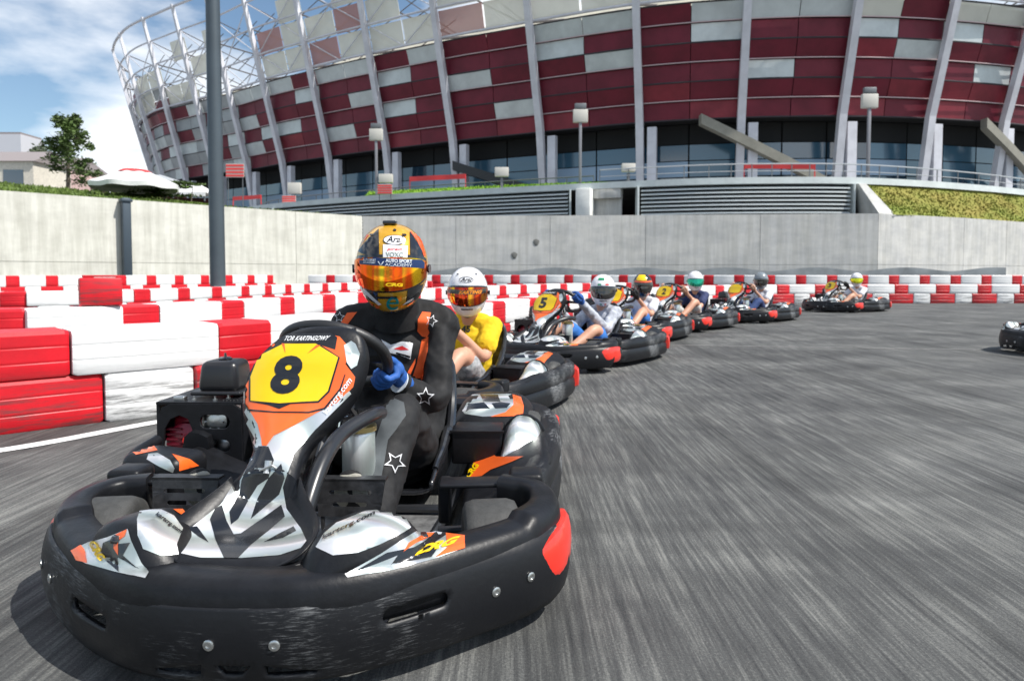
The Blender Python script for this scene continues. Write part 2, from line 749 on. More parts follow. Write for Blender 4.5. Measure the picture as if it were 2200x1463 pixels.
def strip(name, pts, w, z, m, **props):
    b = MB()
    pts = [Vector((*p, 0)) for p in pts]
    L, Rr = [], []
    for i, p in enumerate(pts):
        t = (pts[min(i + 1, len(pts) - 1)] - pts[max(i - 1, 0)]).normalized()
        n = Vector((-t.y, t.x, 0))
        L.append(p + n * w / 2 + Vector((0, 0, z)))
        Rr.append(p - n * w / 2 + Vector((0, 0, z)))
    b.loft([L, Rr], cap=False, closed=False)
    return b.build(name, m, smooth=False, **props)


strip('edge_line', cr([(-3.6, 2.75), (-3.0, 3.0), (-2.5, 3.34), (-2.09, 3.95), (-1.75, 4.35)], 8), 0.10, 0.004, WL, kind='structure')
strip('track_line', [(1.6, 8.35), (5.8, 7.7)], 0.03, 0.004, mat('faded_line', (0.24, 0.24, 0.23), 0.8, vary=0.3), kind='structure')


# ------------------------------------------------------------------ the kart (x forward, y to the kart's left, z up)
SK = [(1.095, 0), (1.075, 0.19), (0.985, 0.36), (0.865, 0.51), (0.75, 0.635), (0.62, 0.705), (0.42, 0.725)]
SKR = [(0.42, -0.69), (0.60, -0.665), (0.73, -0.60), (0.855, -0.485), (0.98, -0.34), (1.07, -0.175)]
SK = [(x if x < 0.6 else 0.6 + (x - 0.6) * 0.90, y) for x, y in SK]
SKR = [(x if x < 0.6 else 0.6 + (x - 0.6) * 0.90, y) for x, y in SKR]
SKIRT = cr(SKR + SK, 10)
_len = [0]
for _i in range(1, len(SKIRT)):
    _len.append(_len[-1] + (SKIRT[_i] - SKIRT[_i - 1]).length)
SKL = _len[-1]


def skirt_at(s, inset=0.0):
    s = max(0, min(SKL - 1e-6, s))
    for i in range(1, len(_len)):
        if _len[i] >= s:
            break
    t = (s - _len[i - 1]) / (_len[i] - _len[i - 1])
    p = SKIRT[i - 1].lerp(SKIRT[i], t)
    a = SKIRT[max(i - 2, 0)]
    c = SKIRT[min(i + 1, len(SKIRT) - 1)]
    d = (c - a).normalized()
    n = Vector((d.y, -d.x))
    return p - n * inset, n, d


def stadium_hole(cx, cy, w, h, n=6, tilt=0.0):
    out = []
    for k in range(n + 1):
        a = -PI / 2 + PI * k / n
        out.append((w / 2 - h / 2 + math.cos(a) * h / 2, math.sin(a) * h / 2))
    for k in range(n + 1):
        a = PI / 2 + PI * k / n
        out.append((-w / 2 + h / 2 + math.cos(a) * h / 2, math.sin(a) * h / 2))
    c, s = math.cos(tilt), math.sin(tilt)
    return [(cx + x * c - y * s, cy + x * s + y * c) for x, y in out]


def build_kart(root):
    P = {}
    # ---- fascia plate wrapped round the nose, with real slots
    mid = SKL / 2
    z0, z1 = 0.048, 0.222
    e = 0.20
    outl = [(e, 0.12), (e + 0.02, 0.075), (e + 0.09, z0 + 0.005), (e + 0.25, z0)]
    outl += [(SKL - x, z) for x, z in reversed(outl)]
    outl += [(SKL - e, 0.19), (SKL - e - 0.05, 0.245), (SKL - e - 0.2, 0.250), (mid + 0.42, 0.247), (mid + 0.28, 0.222),
             (mid + 0.18, 0.200), (mid - 0.18, 0.200), (mid - 0.30, 0.210), (mid - 0.42, z1), (e + 0.3, 0.215), (e + 0.05, 0.222), (e, 0.17)]
    holes = [stadium_hole(mid + 0.37, 0.158, 0.15, 0.03, tilt=0.05), stadium_hole(mid - 0.37, 0.142, 0.15, 0.03, tilt=-0.05)]
    for c, w, sl in ((mid, 0.075, 0), (mid - 0.115, 0.105, -1), (mid + 0.115, 0.105, 1)):
        h = [(c - w / 2, 0.090), (c + w / 2, 0.090), (c + w / 2 - 0.02, 0.066), (c - w / 2 + 0.02, 0.066)]
        if sl:
            h = [(c - w / 2, 0.090 if sl > 0 else 0.072), (c + w / 2, 0.090 if sl < 0 else 0.072), (c + w / 2 - 0.004, 0.064),
                 (c - w / 2 + 0.004, 0.064)]
        holes.append(h)
    V2, T = tri2d([Vector(p) for p in outl], holes, 0.014)
    b = MB()
    vv = []
    for s, z in V2:
        p, n, d = skirt_at(s)
        k = (z - 0.13) / 0.09
        off = 0.018 * (1 - k * k) - 0.012
        if z > 0.215:
            off -= (z - 0.215) * 0.7
        vv.append((p.x + n.x * off, p.y + n.y * off, z))
    b.add(vv, T)
    fb = b.build('front_bumper', SCUFF, root, angle=50)
    solid(fb, 0.012, 0)
    P['fascia'] = fb
    for s, z in ((mid - 0.045, 0.132), (mid + 0.085, 0.132), (SKL - 0.475, 0.142), (SKL - 0.375, 0.15), (0.44, 0.15), (0.345, 0.155)):
        p, n, d = skirt_at(s)
        b = MB()
        R3 = Vector((n.x, n.y, 0)).to_track_quat('Z', 'Y').to_matrix()
        q = Vector((p.x + n.x * 0.011, p.y + n.y * 0.011, z))
        rings = []
        for r, h in ((0.011, 0), (0.0115, 0.003), (0.009, 0.0045), (0.0055, 0.0045), (0.0055, 0.0025), (0.002, 0.002)):
            rings.append([q + R3 @ Vector((r * math.cos(a * PI / 6), r * math.sin(a * PI / 6), h)) for a in range(12)])
        b.loft(rings)
        b.build('bolt', STEEL, fb)
    # ---- fat moulded loop above the fascia, closing round both front wheels
    half = [(1.045, 0), (1.025, 0.185), (0.94, 0.335), (0.825, 0.475), (0.715, 0.59), (0.60, 0.65), (0.49, 0.65), (0.425, 0.61), (0.40, 0.53)]
    halfr = [(0.42, -0.50), (0.44, -0.57), (0.50, -0.61), (0.59, -0.605), (0.70, -0.55), (0.82, -0.445), (0.935, -0.315), (1.02, -0.17)]
    path = cr([(x if x < 0.6 else 0.6 + (x - 0.6) * 0.90, y) for x, y in halfr + half], 8)
    rings = []
    N = len(path)
    for i, p in enumerate(path):
        t = (path[min(i + 1, N - 1)] - path[max(i - 1, 0)]).normalized()
        n = Vector((t.y, -t.x))
        u = abs(i - N / 2) / (N / 2)
        wd = 0.045 + 0.004 * math.sin(u * 6)
        zt, zb = 0.270 - 0.018 * (1 - u) + (0.015 if u > 0.5 else 0), 0.135
        if u > 0.93:
            zb += (u - 0.93) * 0.6
        prof = []
        for k in range(16):
            a = 2 * PI * k / 16
            ca, sa = math.cos(a), math.sin(a)
            x = math.copysign(abs(ca) ** 0.45, ca) * wd
            z = (zt + zb) / 2 + math.copysign(abs(sa) ** 0.55, sa) * (zt - zb) / 2
            x -= 0.012 * max(0, sa)
            prof.append(Vector((p.x + n.x * x, p.y + n.y * x, z)))
        rings.append(prof)
    b = MB()
    b.loft(rings)
    P['loop'] = b.build('bumper_loop', BLACKP, root, angle=60)
    # ---- red crash pads at the ends of the front loop
    for sg in (-1, 1):
        b = MB()
        c0 = Vector((0.62, 0.675 * sg, 0.185))
        ring0 = []
        path = cr([(0.745, 0.635), (0.68, 0.677), (0.60, 0.70), (0.50, 0.705), (0.43, 0.68)], 4) if sg > 0 else cr([(0.66, 0.625), (0.60, 0.66), (0.55, 0.675), (0.48, 0.675), (0.43, 0.655)], 4)
        L = len(path)
        for i, p in enumerate(path):
            u = 2 * i / (L - 1) - 1
            hh = (0.066 if sg > 0 else 0.055) * (max(0.0, 1 - abs(u) ** 2.6)) ** 0.5 + 0.002
            t = (path[min(i + 1, L - 1)] - path[max(i - 1, 0)]).normalized()
            n = Vector((-t.y, t.x)) if sg < 0 else Vector((-t.y, t.x))
            n = n if n.y > 0 else -n
            ring0.append([Vector((p.x + n.x * (-0.006 + 0.026 * max(0, math.cos(a)) ** 0.6 * (1 - abs(u) ** 3) - (0.03 if math.cos(a) < 0 else 0)),
                                  (p.y + n.y * (-0.006 + 0.026 * max(0, math.cos(a)) ** 0.6 * (1 - abs(u) ** 3) - (0.03 if math.cos(a) < 0 else 0))) * sg,
                                  0.160 + hh * math.sin(a))) for a in [2 * PI * k / 14 for k in range(14)]])
        b.loft(ring0)
        rp = b.build('crash_pad', REDP, root, angle=50)
        b = MB()
        b.rbox((0.50, (0.713 if sg > 0 else 0.683) * sg, 0.182), (0.05, 0.02, 0.05), 0.008)
        b.build('pad_recess', BLACKV, rp)
    # ---- front fairing: a moulded deck with two bulges

    def fairz(x, y):
        z = 0.252 + 0.012 * (1.0 - x) - 0.032 * max(0, 1 - (abs(y + 0.03) / 0.19) ** 4)
        for sg in (-1, 1):
            dx, dy = (x - 0.895) / 0.155, (y - (0.245 if sg > 0 else 0.255) * sg) / 0.13
            q = dx * dx * (1 + 0.35 * dx) + dy * dy
            if q < 1:
                z += 0.075 * (1 - q) ** 0.55
        return z
    b = MB()
    rings = []
    ny, nx = 60, 26
    for j in range(ny + 1):
        y = -0.47 + 0.94 * j / ny
        s = 0
        # front edge from the skirt outline
        lo, hi = 0, SKL
        for _ in range(24):
            md = (lo + hi) / 2
            if SKIRT and skirt_at(md)[0].y < y:
                lo = md
            else:
                hi = md
        xf = skirt_at(lo)[0].x - 0.022
        xb = 0.755 if abs(y) < 0.40 else 0.755 + (abs(y) - 0.40) * 0.4
        ring = []
        for i in range(nx + 1):
            u = i / nx
            x = xb + (xf - xb) * u
            z = fairz(x, y)
            w = max(0, u - 0.74) / 0.26
            z -= 0.062 * w ** 2.2
            if u < 0.06:
                z -= 0.06 * (1 - u / 0.06)
            ed = max(0, abs(y) - 0.44) / 0.03
            z -= 0.02 * ed * ed
            ring.append(Vector((x, y, z)))
        rings.append(ring)
    b.loft(rings, cap=False, closed=False)
    fair = b.build('front_fairing', BLACKP, root, angle=50)
    solid(fair, 0.006, -1, (0, 0, 1))
    P['fair'] = fair
    # ---- nose cone carrying the number panel
    st = [  # x, z, centre y, half width, crown
        (0.955, 0.240, -0.025, 0.085, 0.004), (0.935, 0.262, -0.027, 0.148, 0.01), (0.88, 0.280, -0.035, 0.172, 0.018),
        (0.83, 0.290, -0.038, 0.160, 0.025), (0.77, 0.312, -0.04, 0.118, 0.032), (0.71, 0.338, -0.043, 0.085, 0.036),
        (0.65, 0.385, -0.040, 0.072, 0.036), (0.61, 0.43, -0.037, 0.078, 0.035), (0.57, 0.475, -0.034, 0.110, 0.036),
        (0.54, 0.52, -0.028, 0.146, 0.036), (0.512, 0.575, -0.016, 0.165, 0.034), (0.488, 0.635, 0.004, 0.158, 0.030),
        (0.468, 0.685, 0.024, 0.126, 0.022), (0.455, 0.708, 0.036, 0.09, 0.012), (0.44, 0.712, 0.036, 0.07, 0.004)]
    st = cr([Vector((*q[:3],)).to_4d() if False else Vector(q[:3]) for q in st], 5), cr([Vector((q[3], q[4], 0)) for q in st], 5)
    front, back = [], []
    n = 22
    rings = []
    L = len(st[0])
    for i in range(L):
        c = st[0][i]
        hw, cw = st[1][i].x, st[1][i].y
        t = (st[0][min(i + 1, L - 1)] - st[0][max(i - 1, 0)])
        t = Vector((t.x, t.z)).normalized()
        nrm = Vector((-t.y, t.x)) if True else None
        if nrm.x < 0:
            nrm = -nrm
        # nrm points forward/up in the x-z plane
        ring = []
        for k in range(n + 1):
            u = -1 + 2 * k / n
            h = cw * (1 - abs(u) ** 3.0) - 0.8 * cw * max(0, abs(u) - 0.93) / 0.07
            ring.append(Vector((c.x + nrm.x * h, c.z + hw * u, c.y + nrm.y * h)) if False else
                        Vector((c.x + nrm.x * h, c.z + hw * u, c.y + nrm.y * h)))
        rings.append(ring)
    # note: stations are (x, z, centre_y)
    b = MB()
    b.loft(rings, cap=False, closed=False)
    nose = b.build('nose_cone', BLACKP, root, angle=50)
    solid(nose, 0.005, -1, (1, 0, 0.6))
    P['nose'] = nose
    # nose lower black base lip (shadow line under the tip)
    b = MB()
    pts = cr([(0.82, -0.19), (0.90, -0.185), (0.955, -0.12), (0.972, -0.025), (0.955, 0.07), (0.90, 0.13), (0.82, 0.135)], 6)
    b.tube([(p.x, p.y, 0.232) for p in pts], (0.016), 10)
    b.build('nose_lip', BLACKP, root)
    # bracket bolt and small clip on the neck
    b = MB()
    b.tube([(0.70, -0.045, 0.37), (0.69, -0.045, 0.385), (0.685, -0.045, 0.40)], 0.009, 10)
    b.tube([(0.705, -0.06, 0.38), (0.70, -0.03, 0.392), (0.70, -0.02, 0.385)], 0.003, 6)
    b.build('fastener', STEEL, root)
    # ---- wheels
    def wheel(x, y, r, w, steer, fr):
        t = empty('wheel', (x, y, r), steer)
        t.parent = root
        b = MB()
        k = w / 2
        prof = [(r * 0.52, -k * 0.82), (r * 0.66, -k), (r * 0.84, -k * 1.0), (r * 0.95, -k * 0.9), (r, -k * 0.62), (r * 1.003, 0), (r, k * 0.62),
                (r * 0.95, k * 0.9), (r * 0.84, k), (r * 0.66, k), (r * 0.52, k * 0.82)]
        b.lathe(prof, axis='y', n=40, loop=True)
        b.build('tyre', RUBBER, t, angle=50)
        b = MB()
        b.lathe([(r * 0.52, -k * 0.85), (r * 0.54, -k * 0.85), (r * 0.54, k * 0.85), (r * 0.52, k * 0.85), (r * 0.46, k * 0.3), (r * 0.2, k * 0.2),
                 (r * 0.2, -k * 0.2), (r * 0.46, -k * 0.3)], axis='y', n=24, loop=True)
        b.lathe([(r * 0.2, -k * 0.5), (r * 0.2, k * 0.5)], axis='y', n=16)
        b.build('rim', STEEL, t)
        return t
    wheel(0.60, -0.515, 0.135, 0.145, R(9), 1)
    wheel(0.59, 0.51, 0.135, 0.145, R(9), 1)
    wheel(-0.55, -0.56, 0.14, 0.19, 0, 0)
    wheel(-0.55, 0.56, 0.14, 0.19, 0, 0)
    # ---- chassis: tray and tubes
    b = MB()
    b.prism([(0.80, -0.27), (0.80, 0.27), (0.55, 0.30), (-0.05, 0.33), (-0.05, -0.33), (0.55, -0.30)], 0.035, 0.040)
    b.build('floor_tray', mat('tray_aluminium', (0.25, 0.25, 0.25), 0.45, metal=0.6, vary=0.4, vscale=20), root)
    b = MB()
    for sg in (-1, 1):
        b.tube(cr([(0.82, 0.20 * sg, 0.06), (0.6, 0.27 * sg, 0.06), (0.1, 0.33 * sg, 0.06), (-0.5, 0.36 * sg, 0.07), (-0.85, 0.34 * sg, 0.08)], 4), 0.015, 8)
        b.tube([(0.56, 0.27 * sg, 0.09), (0.56, 0.41 * sg, 0.12)], 0.018, 8)
        b.tube([(0.30, 0.33 * sg, 0.08), (0.32, 0.62 * sg, 0.10)], 0.013, 8)
        b.tube([(-0.25, 0.35 * sg, 0.08), (-0.25, 0.64 * sg, 0.10)], 0.013, 8)
    b.tube([(0.82, -0.20, 0.06), (0.82, 0.20, 0.06)], 0.015, 8)
    b.tube([(0.05, -0.33, 0.06), (0.05, 0.33, 0.06)], 0.015, 8)
    b.tube([(-0.85, -0.34, 0.08), (-0.85, 0.34, 0.08)], 0.015, 8)
    b.tube([(-0.55, -0.5, 0.14), (-0.55, 0.5, 0.14)], 0.02, 10)
    b.build('chassis', TUBEB, root)
    # front hoop beside the nose and the steering support
    b = MB()
    b.tube(cr([(0.78, 0.055, 0.20), (0.72, 0.065, 0.30), (0.62, 0.075, 0.385), (0.50, 0.09, 0.425), (0.38, 0.14, 0.45), (0.28, 0.15, 0.44)], 5), 0.021, 12)
    b.tube(cr([(0.78, -0.12, 0.20), (0.70, -0.10, 0.30), (0.60, -0.06, 0.38), (0.40, -0.05, 0.45)], 5), 0.018, 12)
    b.tube([(0.62, -0.02, 0.12), (0.14, 0.0, 0.56)], 0.012, 8)
    b.build('support_hoop', TUBEB, root)
    # heel plates with two slots
    for yc, wd in ((-0.36, 0.19), (0.11, 0.195)):
        P2 = [(-wd / 2, 0.05), (-wd / 2 + 0.012, -0.04), (wd / 2 - 0.012, -0.04), (wd / 2, 0.05)]
        V2, T = tri2d(P2, [stadium_hole(-0.0, 0.020, wd * 0.62, 0.011, 3), stadium_hole(0.0, -0.010, wd * 0.5, 0.011, 3)], 0.005, False)
        b = MB()
        b.add([(0.50 - v * 0.25, yc + u, 0.238 + v * 1.05) for u, v in V2], T)
        b.box((0.472, yc, 0.292), (0.035, wd, 0.004))
        hp = b.build('heel_plate', DARKM, root, smooth=False)
        solid(hp, 0.004, 0)
        b = MB()
        b.tube([(0.505, yc, 0.20), (0.53, yc, 0.05)], 0.010, 8)
        b.tube([(0.50, yc - wd * 0.4, 0.21), (0.53, yc - wd * 0.3, 0.05)], 0.006, 6)
        b.build('pedal_post', DARKM, root)
    # grey fuel tank with black caps
    b = MB()
    b.lathe([(0.0, -0.10), (0.045, -0.10), (0.05, -0.09), (0.05, 0.09), (0.045, 0.10), (0.0, 0.10)], c=(0.30, 0.085, 0.29), n=24)
    b.lathe([(0.0, 0.10), (0.055, 0.10), (0.055, 0.115), (0.04, 0.125), (0, 0.125)], c=(0.30, 0.085, 0.29), n=24, mi=1)
    tk = b.build('fuel_tank', [SILVER, BRASS], root)
    for c in ((0.36, 0.055, 0.42), (0.26, 0.10, 0.42)):
        b = MB()
        rr = []
        for k in range(24):
            rr.append(0.026 + (0.003 if k % 4 < 2 else 0))
        bot = [Vector((c[0] + rr[k] * math.cos(k * PI / 12), c[1] + rr[k] * math.sin(k * PI / 12), c[2])) for k in range(24)]
        b.loft([bot, [p + Vector((0, 0, 0.028)) for p in bot]])
        b.build('cap', HBLACK, tk)
    b = MB()
    b.tube([(0.40, 0.05, 0.36), (0.37, 0.06, 0.47)], 0.009, 8)
    b.build('tank_stay', CHROME, root)
    b = MB()
    b.rbox((0.30, 0.05, 0.50), (0.03, 0.025, 0.05), 0.004)
    b.rbox((0.30, 0.06, 0.56), (0.03, 0.03, 0.025), 0.004)
    b.tube([(0.30, 0.055, 0.62), (0.31, 0.05, 0.46)], 0.006, 8)
    b.build('steering_clamp', CHROME, root)
    b = MB()
    b.tube([(0.62, 0.055, 0.345), (0.60, 0.06, 0.385)], 0.019, 10)
    b.build('hoop_clamp', CHROME, root)
    # ---- steering wheel
    c = Vector((0.13, -0.03, 0.60))
    ax = Vector((-0.60, 0.10, 0.66)).normalized()     # wheel normal, towards the driver
    u = Vector((0, 1, 0.0)) - ax * ax.y
    u.normalize()
    w = ax.cross(u).normalized()
    if w.x < 0:
        w = -w
    P['wc'], P['wu'], P['ww'], P['wn'] = c, u, w, ax
    path = []
    for k in range(48):
        a = 2 * PI * k / 48
        rx, rw = 0.172, 0.158
        s_ = math.sin(a)
        path.append(c + u * (rx * math.cos(a)) + w * (rw * math.copysign(abs(s_) ** 0.85, s_)))
    b = MB()
    b.tube(path, 0.0185, 12, loop=True)
    sw = b.build('steering_wheel', mat('grip_rubber', (0.015, 0.015, 0.016), 0.45, bump=(150, 0.3, 0.002), spec=0.6), root)
    P['rim'] = path
    b = MB()
    b.lathe([(0, -0.008), (0.045, -0.008), (0.045, 0.008), (0, 0.008)], n=20)
    R3 = ax.to_track_quat('Z', 'Y').to_matrix()
    b.v = [c - ax * 0.01 + R3 @ p for p in b.v]
    for a in (0, PI, -PI / 2):
        e_ = c + u * (0.165 * math.cos(a)) + w * (0.15 * math.sin(a))
        b.tube([c - ax * 0.01, e_], [(0.004, 0.02)] * 2, 8, side=ax)
    b.build('wheel_spoke', DARKM, sw)
    # ---- bucket seat
    sp = cr([(0.06, 0.115), (-0.02, 0.10), (-0.16, 0.055), (-0.32, 0.05), (-0.43, 0.105), (-0.485, 0.21), (-0.525, 0.34), (-0.555, 0.47), (-0.575, 0.55)], 4)
    yc = 0.085
    rings = []
    L = len(sp)
    for i, p in enumerate(sp):
        t = (sp[min(i + 1, L - 1)] - sp[max(i - 1, 0)]).normalized()
        nrm = Vector((-t.y, t.x))
        if nrm.x < 0 and nrm.y < 0 or (nrm.x * 0.7 + nrm.y * 0.7) < 0:
            nrm = -nrm
        f = i / (L - 1)
        hw = 0.185 + 0.02 * math.sin(f * PI)
        if f > 0.85:
            hw -= 0.07 * ((f - 0.85) / 0.15) ** 2
        side = 0.04 + 0.17 * math.sin(min(1, f * 1.25) * PI) ** 1.5
        if f > 0.55:
            side = max(side, 0.10 * (1 - (f - 0.55) / 0.45))
        ring = []
        for k in range(17):
            u_ = -1 + 2 * k / 16
            yy = hw * math.copysign(min(1, abs(u_) * 1.35) ** 1.0, u_)
            hh = side * max(0, (abs(u_) - 0.55) / 0.45) ** 1.3
            ring.append(Vector((p.x + nrm.x * hh, yc + yy, p.y + nrm.y * hh)))
        rings.append(ring)
    b = MB()
    b.loft(rings, cap=False, closed=False)
    seat = b.build('seat', SEATM, root, angle=70)
    solid(seat, 0.012, 0)
    for e_ in (0, 16):
        b = MB()
        b.tube([r[e_] for r in rings[3:]], [0.011 + 0.010 * math.sin(PI * i / (len(rings) - 4)) for i in range(len(rings) - 3)], 10)
        b.build('seat_rim', SEATM, seat)
    b = MB()
    b.tube([r for r in rings[-1]], 0.012, 8)
    b.build('seat_rim', SEATM, seat)
    # ---- rear wrap-round bumper and pods
    half = [(-1.0, 0), (-0.995, 0.25), (-0.965, 0.46), (-0.88, 0.615), (-0.74, 0.70), (-0.5, 0.725), (-0.2, 0.715), (0.10, 0.68), (0.26, 0.635), (0.33, 0.56)]
    path = cr([(p[0], -p[1]) for p in half[-4:0:-1]] + half, 8)
    rings = []
    N = len(path)
    for i, p in enumerate(path):
        t = (path[min(i + 1, N - 1)] - path[max(i - 1, 0)]).normalized()
        n = Vector((-t.y, t.x))
        n = n if n.dot(p - Vector((-0.3, 0))) > 0 else -n
        u = abs(i - 48) / 72
        zt = 0.262 - 0.03 * max(0, u - 0.6)
        wdt = 0.10 * (1 - 0.3 * u)
        prof = [(-0.012, 0.055), (0.0, 0.048), (0.012, 0.07), (0.016, 0.12), (0.010, 0.155), (0.002, 0.165), (0.010, 0.175), (0.014, 0.20),
                (0.006, zt - 0.018), (-0.015, zt), (-wdt * 0.6, zt - 0.004), (-wdt, zt - 0.02), (-wdt - 0.008, zt - 0.06), (-0.04, 0.12)]
        rings.append([Vector((p.x + n.x * a, p.y + n.y * a, z)) for a, z in prof])
    b = MB()
    b.loft(rings)
    rear = b.build('rear_bumper', SCUFF, root, angle=50)
    P['rear'] = rear
    # red crash blocks on the rear corners
    for sg in (-1, 1):
        pts = cr([(-0.70, 0.722), (-0.79, 0.685), (-0.88, 0.628), (-0.925, 0.55)], 4)
        b = MB()
        rings = []
        L = len(pts)
        for i, p in enumerate(pts):
            t = (pts[min(i + 1, L - 1)] - pts[max(i - 1, 0)]).normalized()
            n = Vector((t.y, -t.x))
            n = n if n.y > 0 else -n
            q = 0.010 if i in (0, L - 1) else 0.0
            prof = [(-0.02, 0.085 + q), (0.022 - q, 0.09 + q), (0.032 - q, 0.10 + q), (0.034 - q, 0.16), (0.03 - q, 0.215 - q), (0.02 - q, 0.225 - q), (-0.02, 0.225 - q)]
            rings.append([Vector((p.x + n.x * a, (p.y + n.y * a) * sg, z)) for a, z in prof])
        b.loft(rings)
        cb = b.build('rear_crash_block', REDP, root, angle=40)
        b = MB()
        p = pts[8]
        t = (pts[9] - pts[7]).normalized()
        b.rbox((p.x - 0.021, (p.y + 0.028) * sg, 0.158), (0.045, 0.016, 0.05), 0.006, rot=Matrix.Rotation(math.atan2(t.y * sg, t.x), 3, 'Z'))
        b.build('block_recess', BLACKV, cb)
    # side pods: ramped decks between bumper and seat
    for sg, nm in ((1, 'side_pod'), (-1, 'side_pod')):
        b = MB()
        rings = []
        for j in range(25):
            u = j / 24
            x = 0.27 - 0.72 * u
            ring = []
            for i in range(17):
                v = i / 16
                yo = 0.685 - 0.10 * max(0, (0.25 - u) / 0.25) ** 2
                yi = 0.36 + 0.04 * (1 - u)
                y = yi + (yo - yi) * v
                z = (0.135 if sg > 0 else 0.085) + 0.115 * v ** 1.2 + 0.03 * math.sin(PI * min(1, u * 1.2)) * v
                e_ = min(u, 1 - u) / 0.06
                if e_ < 1:
                    z -= 0.07 * (1 - e_) ** 2
                if v > 0.9:
                    z -= 0.03 * ((v - 0.9) / 0.1) ** 2
                ring.append(Vector((x, y * sg, z)))
            rings.append(ring)
        b.loft(rings, cap=False, closed=False)
        o = b.build(nm, BLACKP, root, angle=60)
        solid(o, 0.006, -1, (0, 0, 1))
        P['podL' if sg > 0 else 'podR'] = o
    # rounded fender decks over the rear wheels
    for sg in (-1, 1):
        b = MB()
        rings = []
        for j in range(21):
            u = j / 20
            x = -0.40 - 0.55 * u
            ring = []
            hm = (1 - abs(2 * u - 1) ** 3.5) ** 0.6 if 0 < u < 1 else 0
            for i in range(19):
                v = -1 + 2 * i / 18
                yo = 0.195 * (1 - 0.2 * max(0, u - 0.7) / 0.3)
                y = 0.455 + yo * v
                z = 0.17 + 0.155 * hm * (1 - abs(v) ** 4) ** 0.7
                ring.append(Vector((x, y * sg, z)))
            rings.append(ring)
        b.loft(rings, cap=False, closed=False)
        o = b.build('rear_fender', BLACKP, root, angle=60)
        solid(o, 0.006, -1, (0, 0, 1))
        P['fendL' if sg > 0 else 'fendR'] = o
        # silver-faced hump on the pod
        if sg < 0:
            continue
        b = MB()
        rings = []
        for j in range(15):
            a = -1 + 2 * j / 14
            ring = []
            for i in range(13):
                c_ = -1 + 2 * i / 12
                q = (1 - abs(a) ** 1.5) * (1 - abs(c_) ** 3)
                z = 0.185 + 0.13 * max(0, q)
                ring.append(Vector((-0.30 + 0.13 * a - 0.03 * c_, (0.585 + 0.085 * c_) * sg, z)))
            rings.append(ring)
        b.loft(rings, cap=False, closed=False)
        o = b.build('pod_hump', SILVER if sg > 0 else BLACKP, root, angle=60)
        solid(o, 0.005, -1, (0, 0, 1))
        b = MB()
        b.tube([(-0.30 - 0.0, (0.585 + 0.088 * math.cos(k * PI / 10)) * sg, 0.19 + 0.125 * max(0, math.sin(k * PI / 10)) ** 0.8) for k in range(11)], 0.006, 8)
        b.build('hump_seam', BLACKP, o)
    # battery box by the seat
    b = MB()
    b.rbox((-0.32, 0.405, 0.20), (0.17, 0.195, 0.13), 0.008)
    b.box((-0.235, 0.405, 0.262), (0.012, 0.21, 0.008))
    b.build('battery_box', BLACKP, root)
    # wheel-side guard bars by the front wheels
    for sg in (-1, 1):
        b = MB()
        b.rbox((0.40, (0.46 if sg > 0 else 0.53) * sg, 0.262), (0.08, 0.22 if sg > 0 else 0.15, 0.012), 0.004, rot=Matrix.Rotation(0.1 * sg, 3, 'Z'))
        b.rbox((0.37, (0.36 if sg > 0 else 0.45) * sg, 0.20), (0.06, 0.035, 0.13), 0.01)
        b.rbox((0.35, 0.60 * sg, 0.25), (0.10, 0.10, 0.07), 0.015)
        b.build('wheel_guard', BLACKP, root)
    # ---- engine under its caged cover on the kart's right
    eng = empty('engine', (-0.42, -0.68, 0.08))
    eng.parent = root
    O = Vector((0.32, 0.68, -0.08))

    def rel(bb):
        bb.v = [p + O for p in bb.v]
        return bb
    b = MB()
    outl = [(-0.855, 0.095), (-0.855, 0.30), (-0.835, 0.345), (-0.80, 0.36), (-0.55, 0.36), (-0.52, 0.34), (-0.515, 0.095)]
    hs = [[(-0.83, 0.19), (-0.825, 0.26), (-0.80, 0.30), (-0.765, 0.315), (-0.73, 0.30), (-0.715, 0.26), (-0.715, 0.10), (-0.83, 0.10)],
          stadium_hole(-0.625, 0.29, 0.12, 0.055), stadium_hole(-0.625, 0.195, 0.12, 0.05)]
    V2, T = tri2d(outl, hs, 0.03)
    b.add([(-0.155, y, z) for y, z in V2], T)
    b.prism([(-0.155, -0.855), (-0.155, -0.515), (-0.50, -0.515), (-0.50, -0.855)], 0.360, 0.364)
    b.box((-0.33, -0.517, 0.23), (0.345, 0.004, 0.25))
    b.box((-0.33, -0.853, 0.28), (0.345, 0.004, 0.15))
    rel(b)
    cv = b.build('engine_cover', BLACKP, eng, smooth=False)
    solid(cv, 0.012, 0)
    mdf = cv.modifiers.new('soft', 'BEVEL')
    mdf.width = 0.004
    mdf.segments = 2
    b = MB()
    for k in range(7):
        b.rbox((-0.30, -0.60 + 0.014 * k, 0.369), (0.26, 0.006, 0.006), 0.002, 1)
    rel(b).build('cover_rib', BLACKP, eng)
    b = MB()
    b.rbox((-0.33, -0.74, 0.20), (0.24, 0.17, 0.20), 0.02)
    b.lathe([(0.0, -0.175), (0.05, -0.178), (0.075, -0.19), (0.085, -0.24), (0.085, -0.26)], c=(0, -0.765, 0.20), axis='x', n=24)
    rel(b).build('engine_block', REDENG, eng)
    b = MB()
    for k in range(8):
        b.box((-0.185, -0.80, 0.115 + 0.02 * k), (0.03, 0.06, 0.007))
    rel(b).build('cooling_fin', mat('red_dark_engine', (0.16, 0.006, 0.02), 0.4), eng, kind='stuff')
    b = MB()
    b.lathe([(0, -0.160), (0.018, -0.160), (0.022, -0.17), (0.022, -0.19)], c=(0, -0.742, 0.212), axis='x', n=16)
    rel(b).build('starter_button', REDP, eng)
    b = MB()
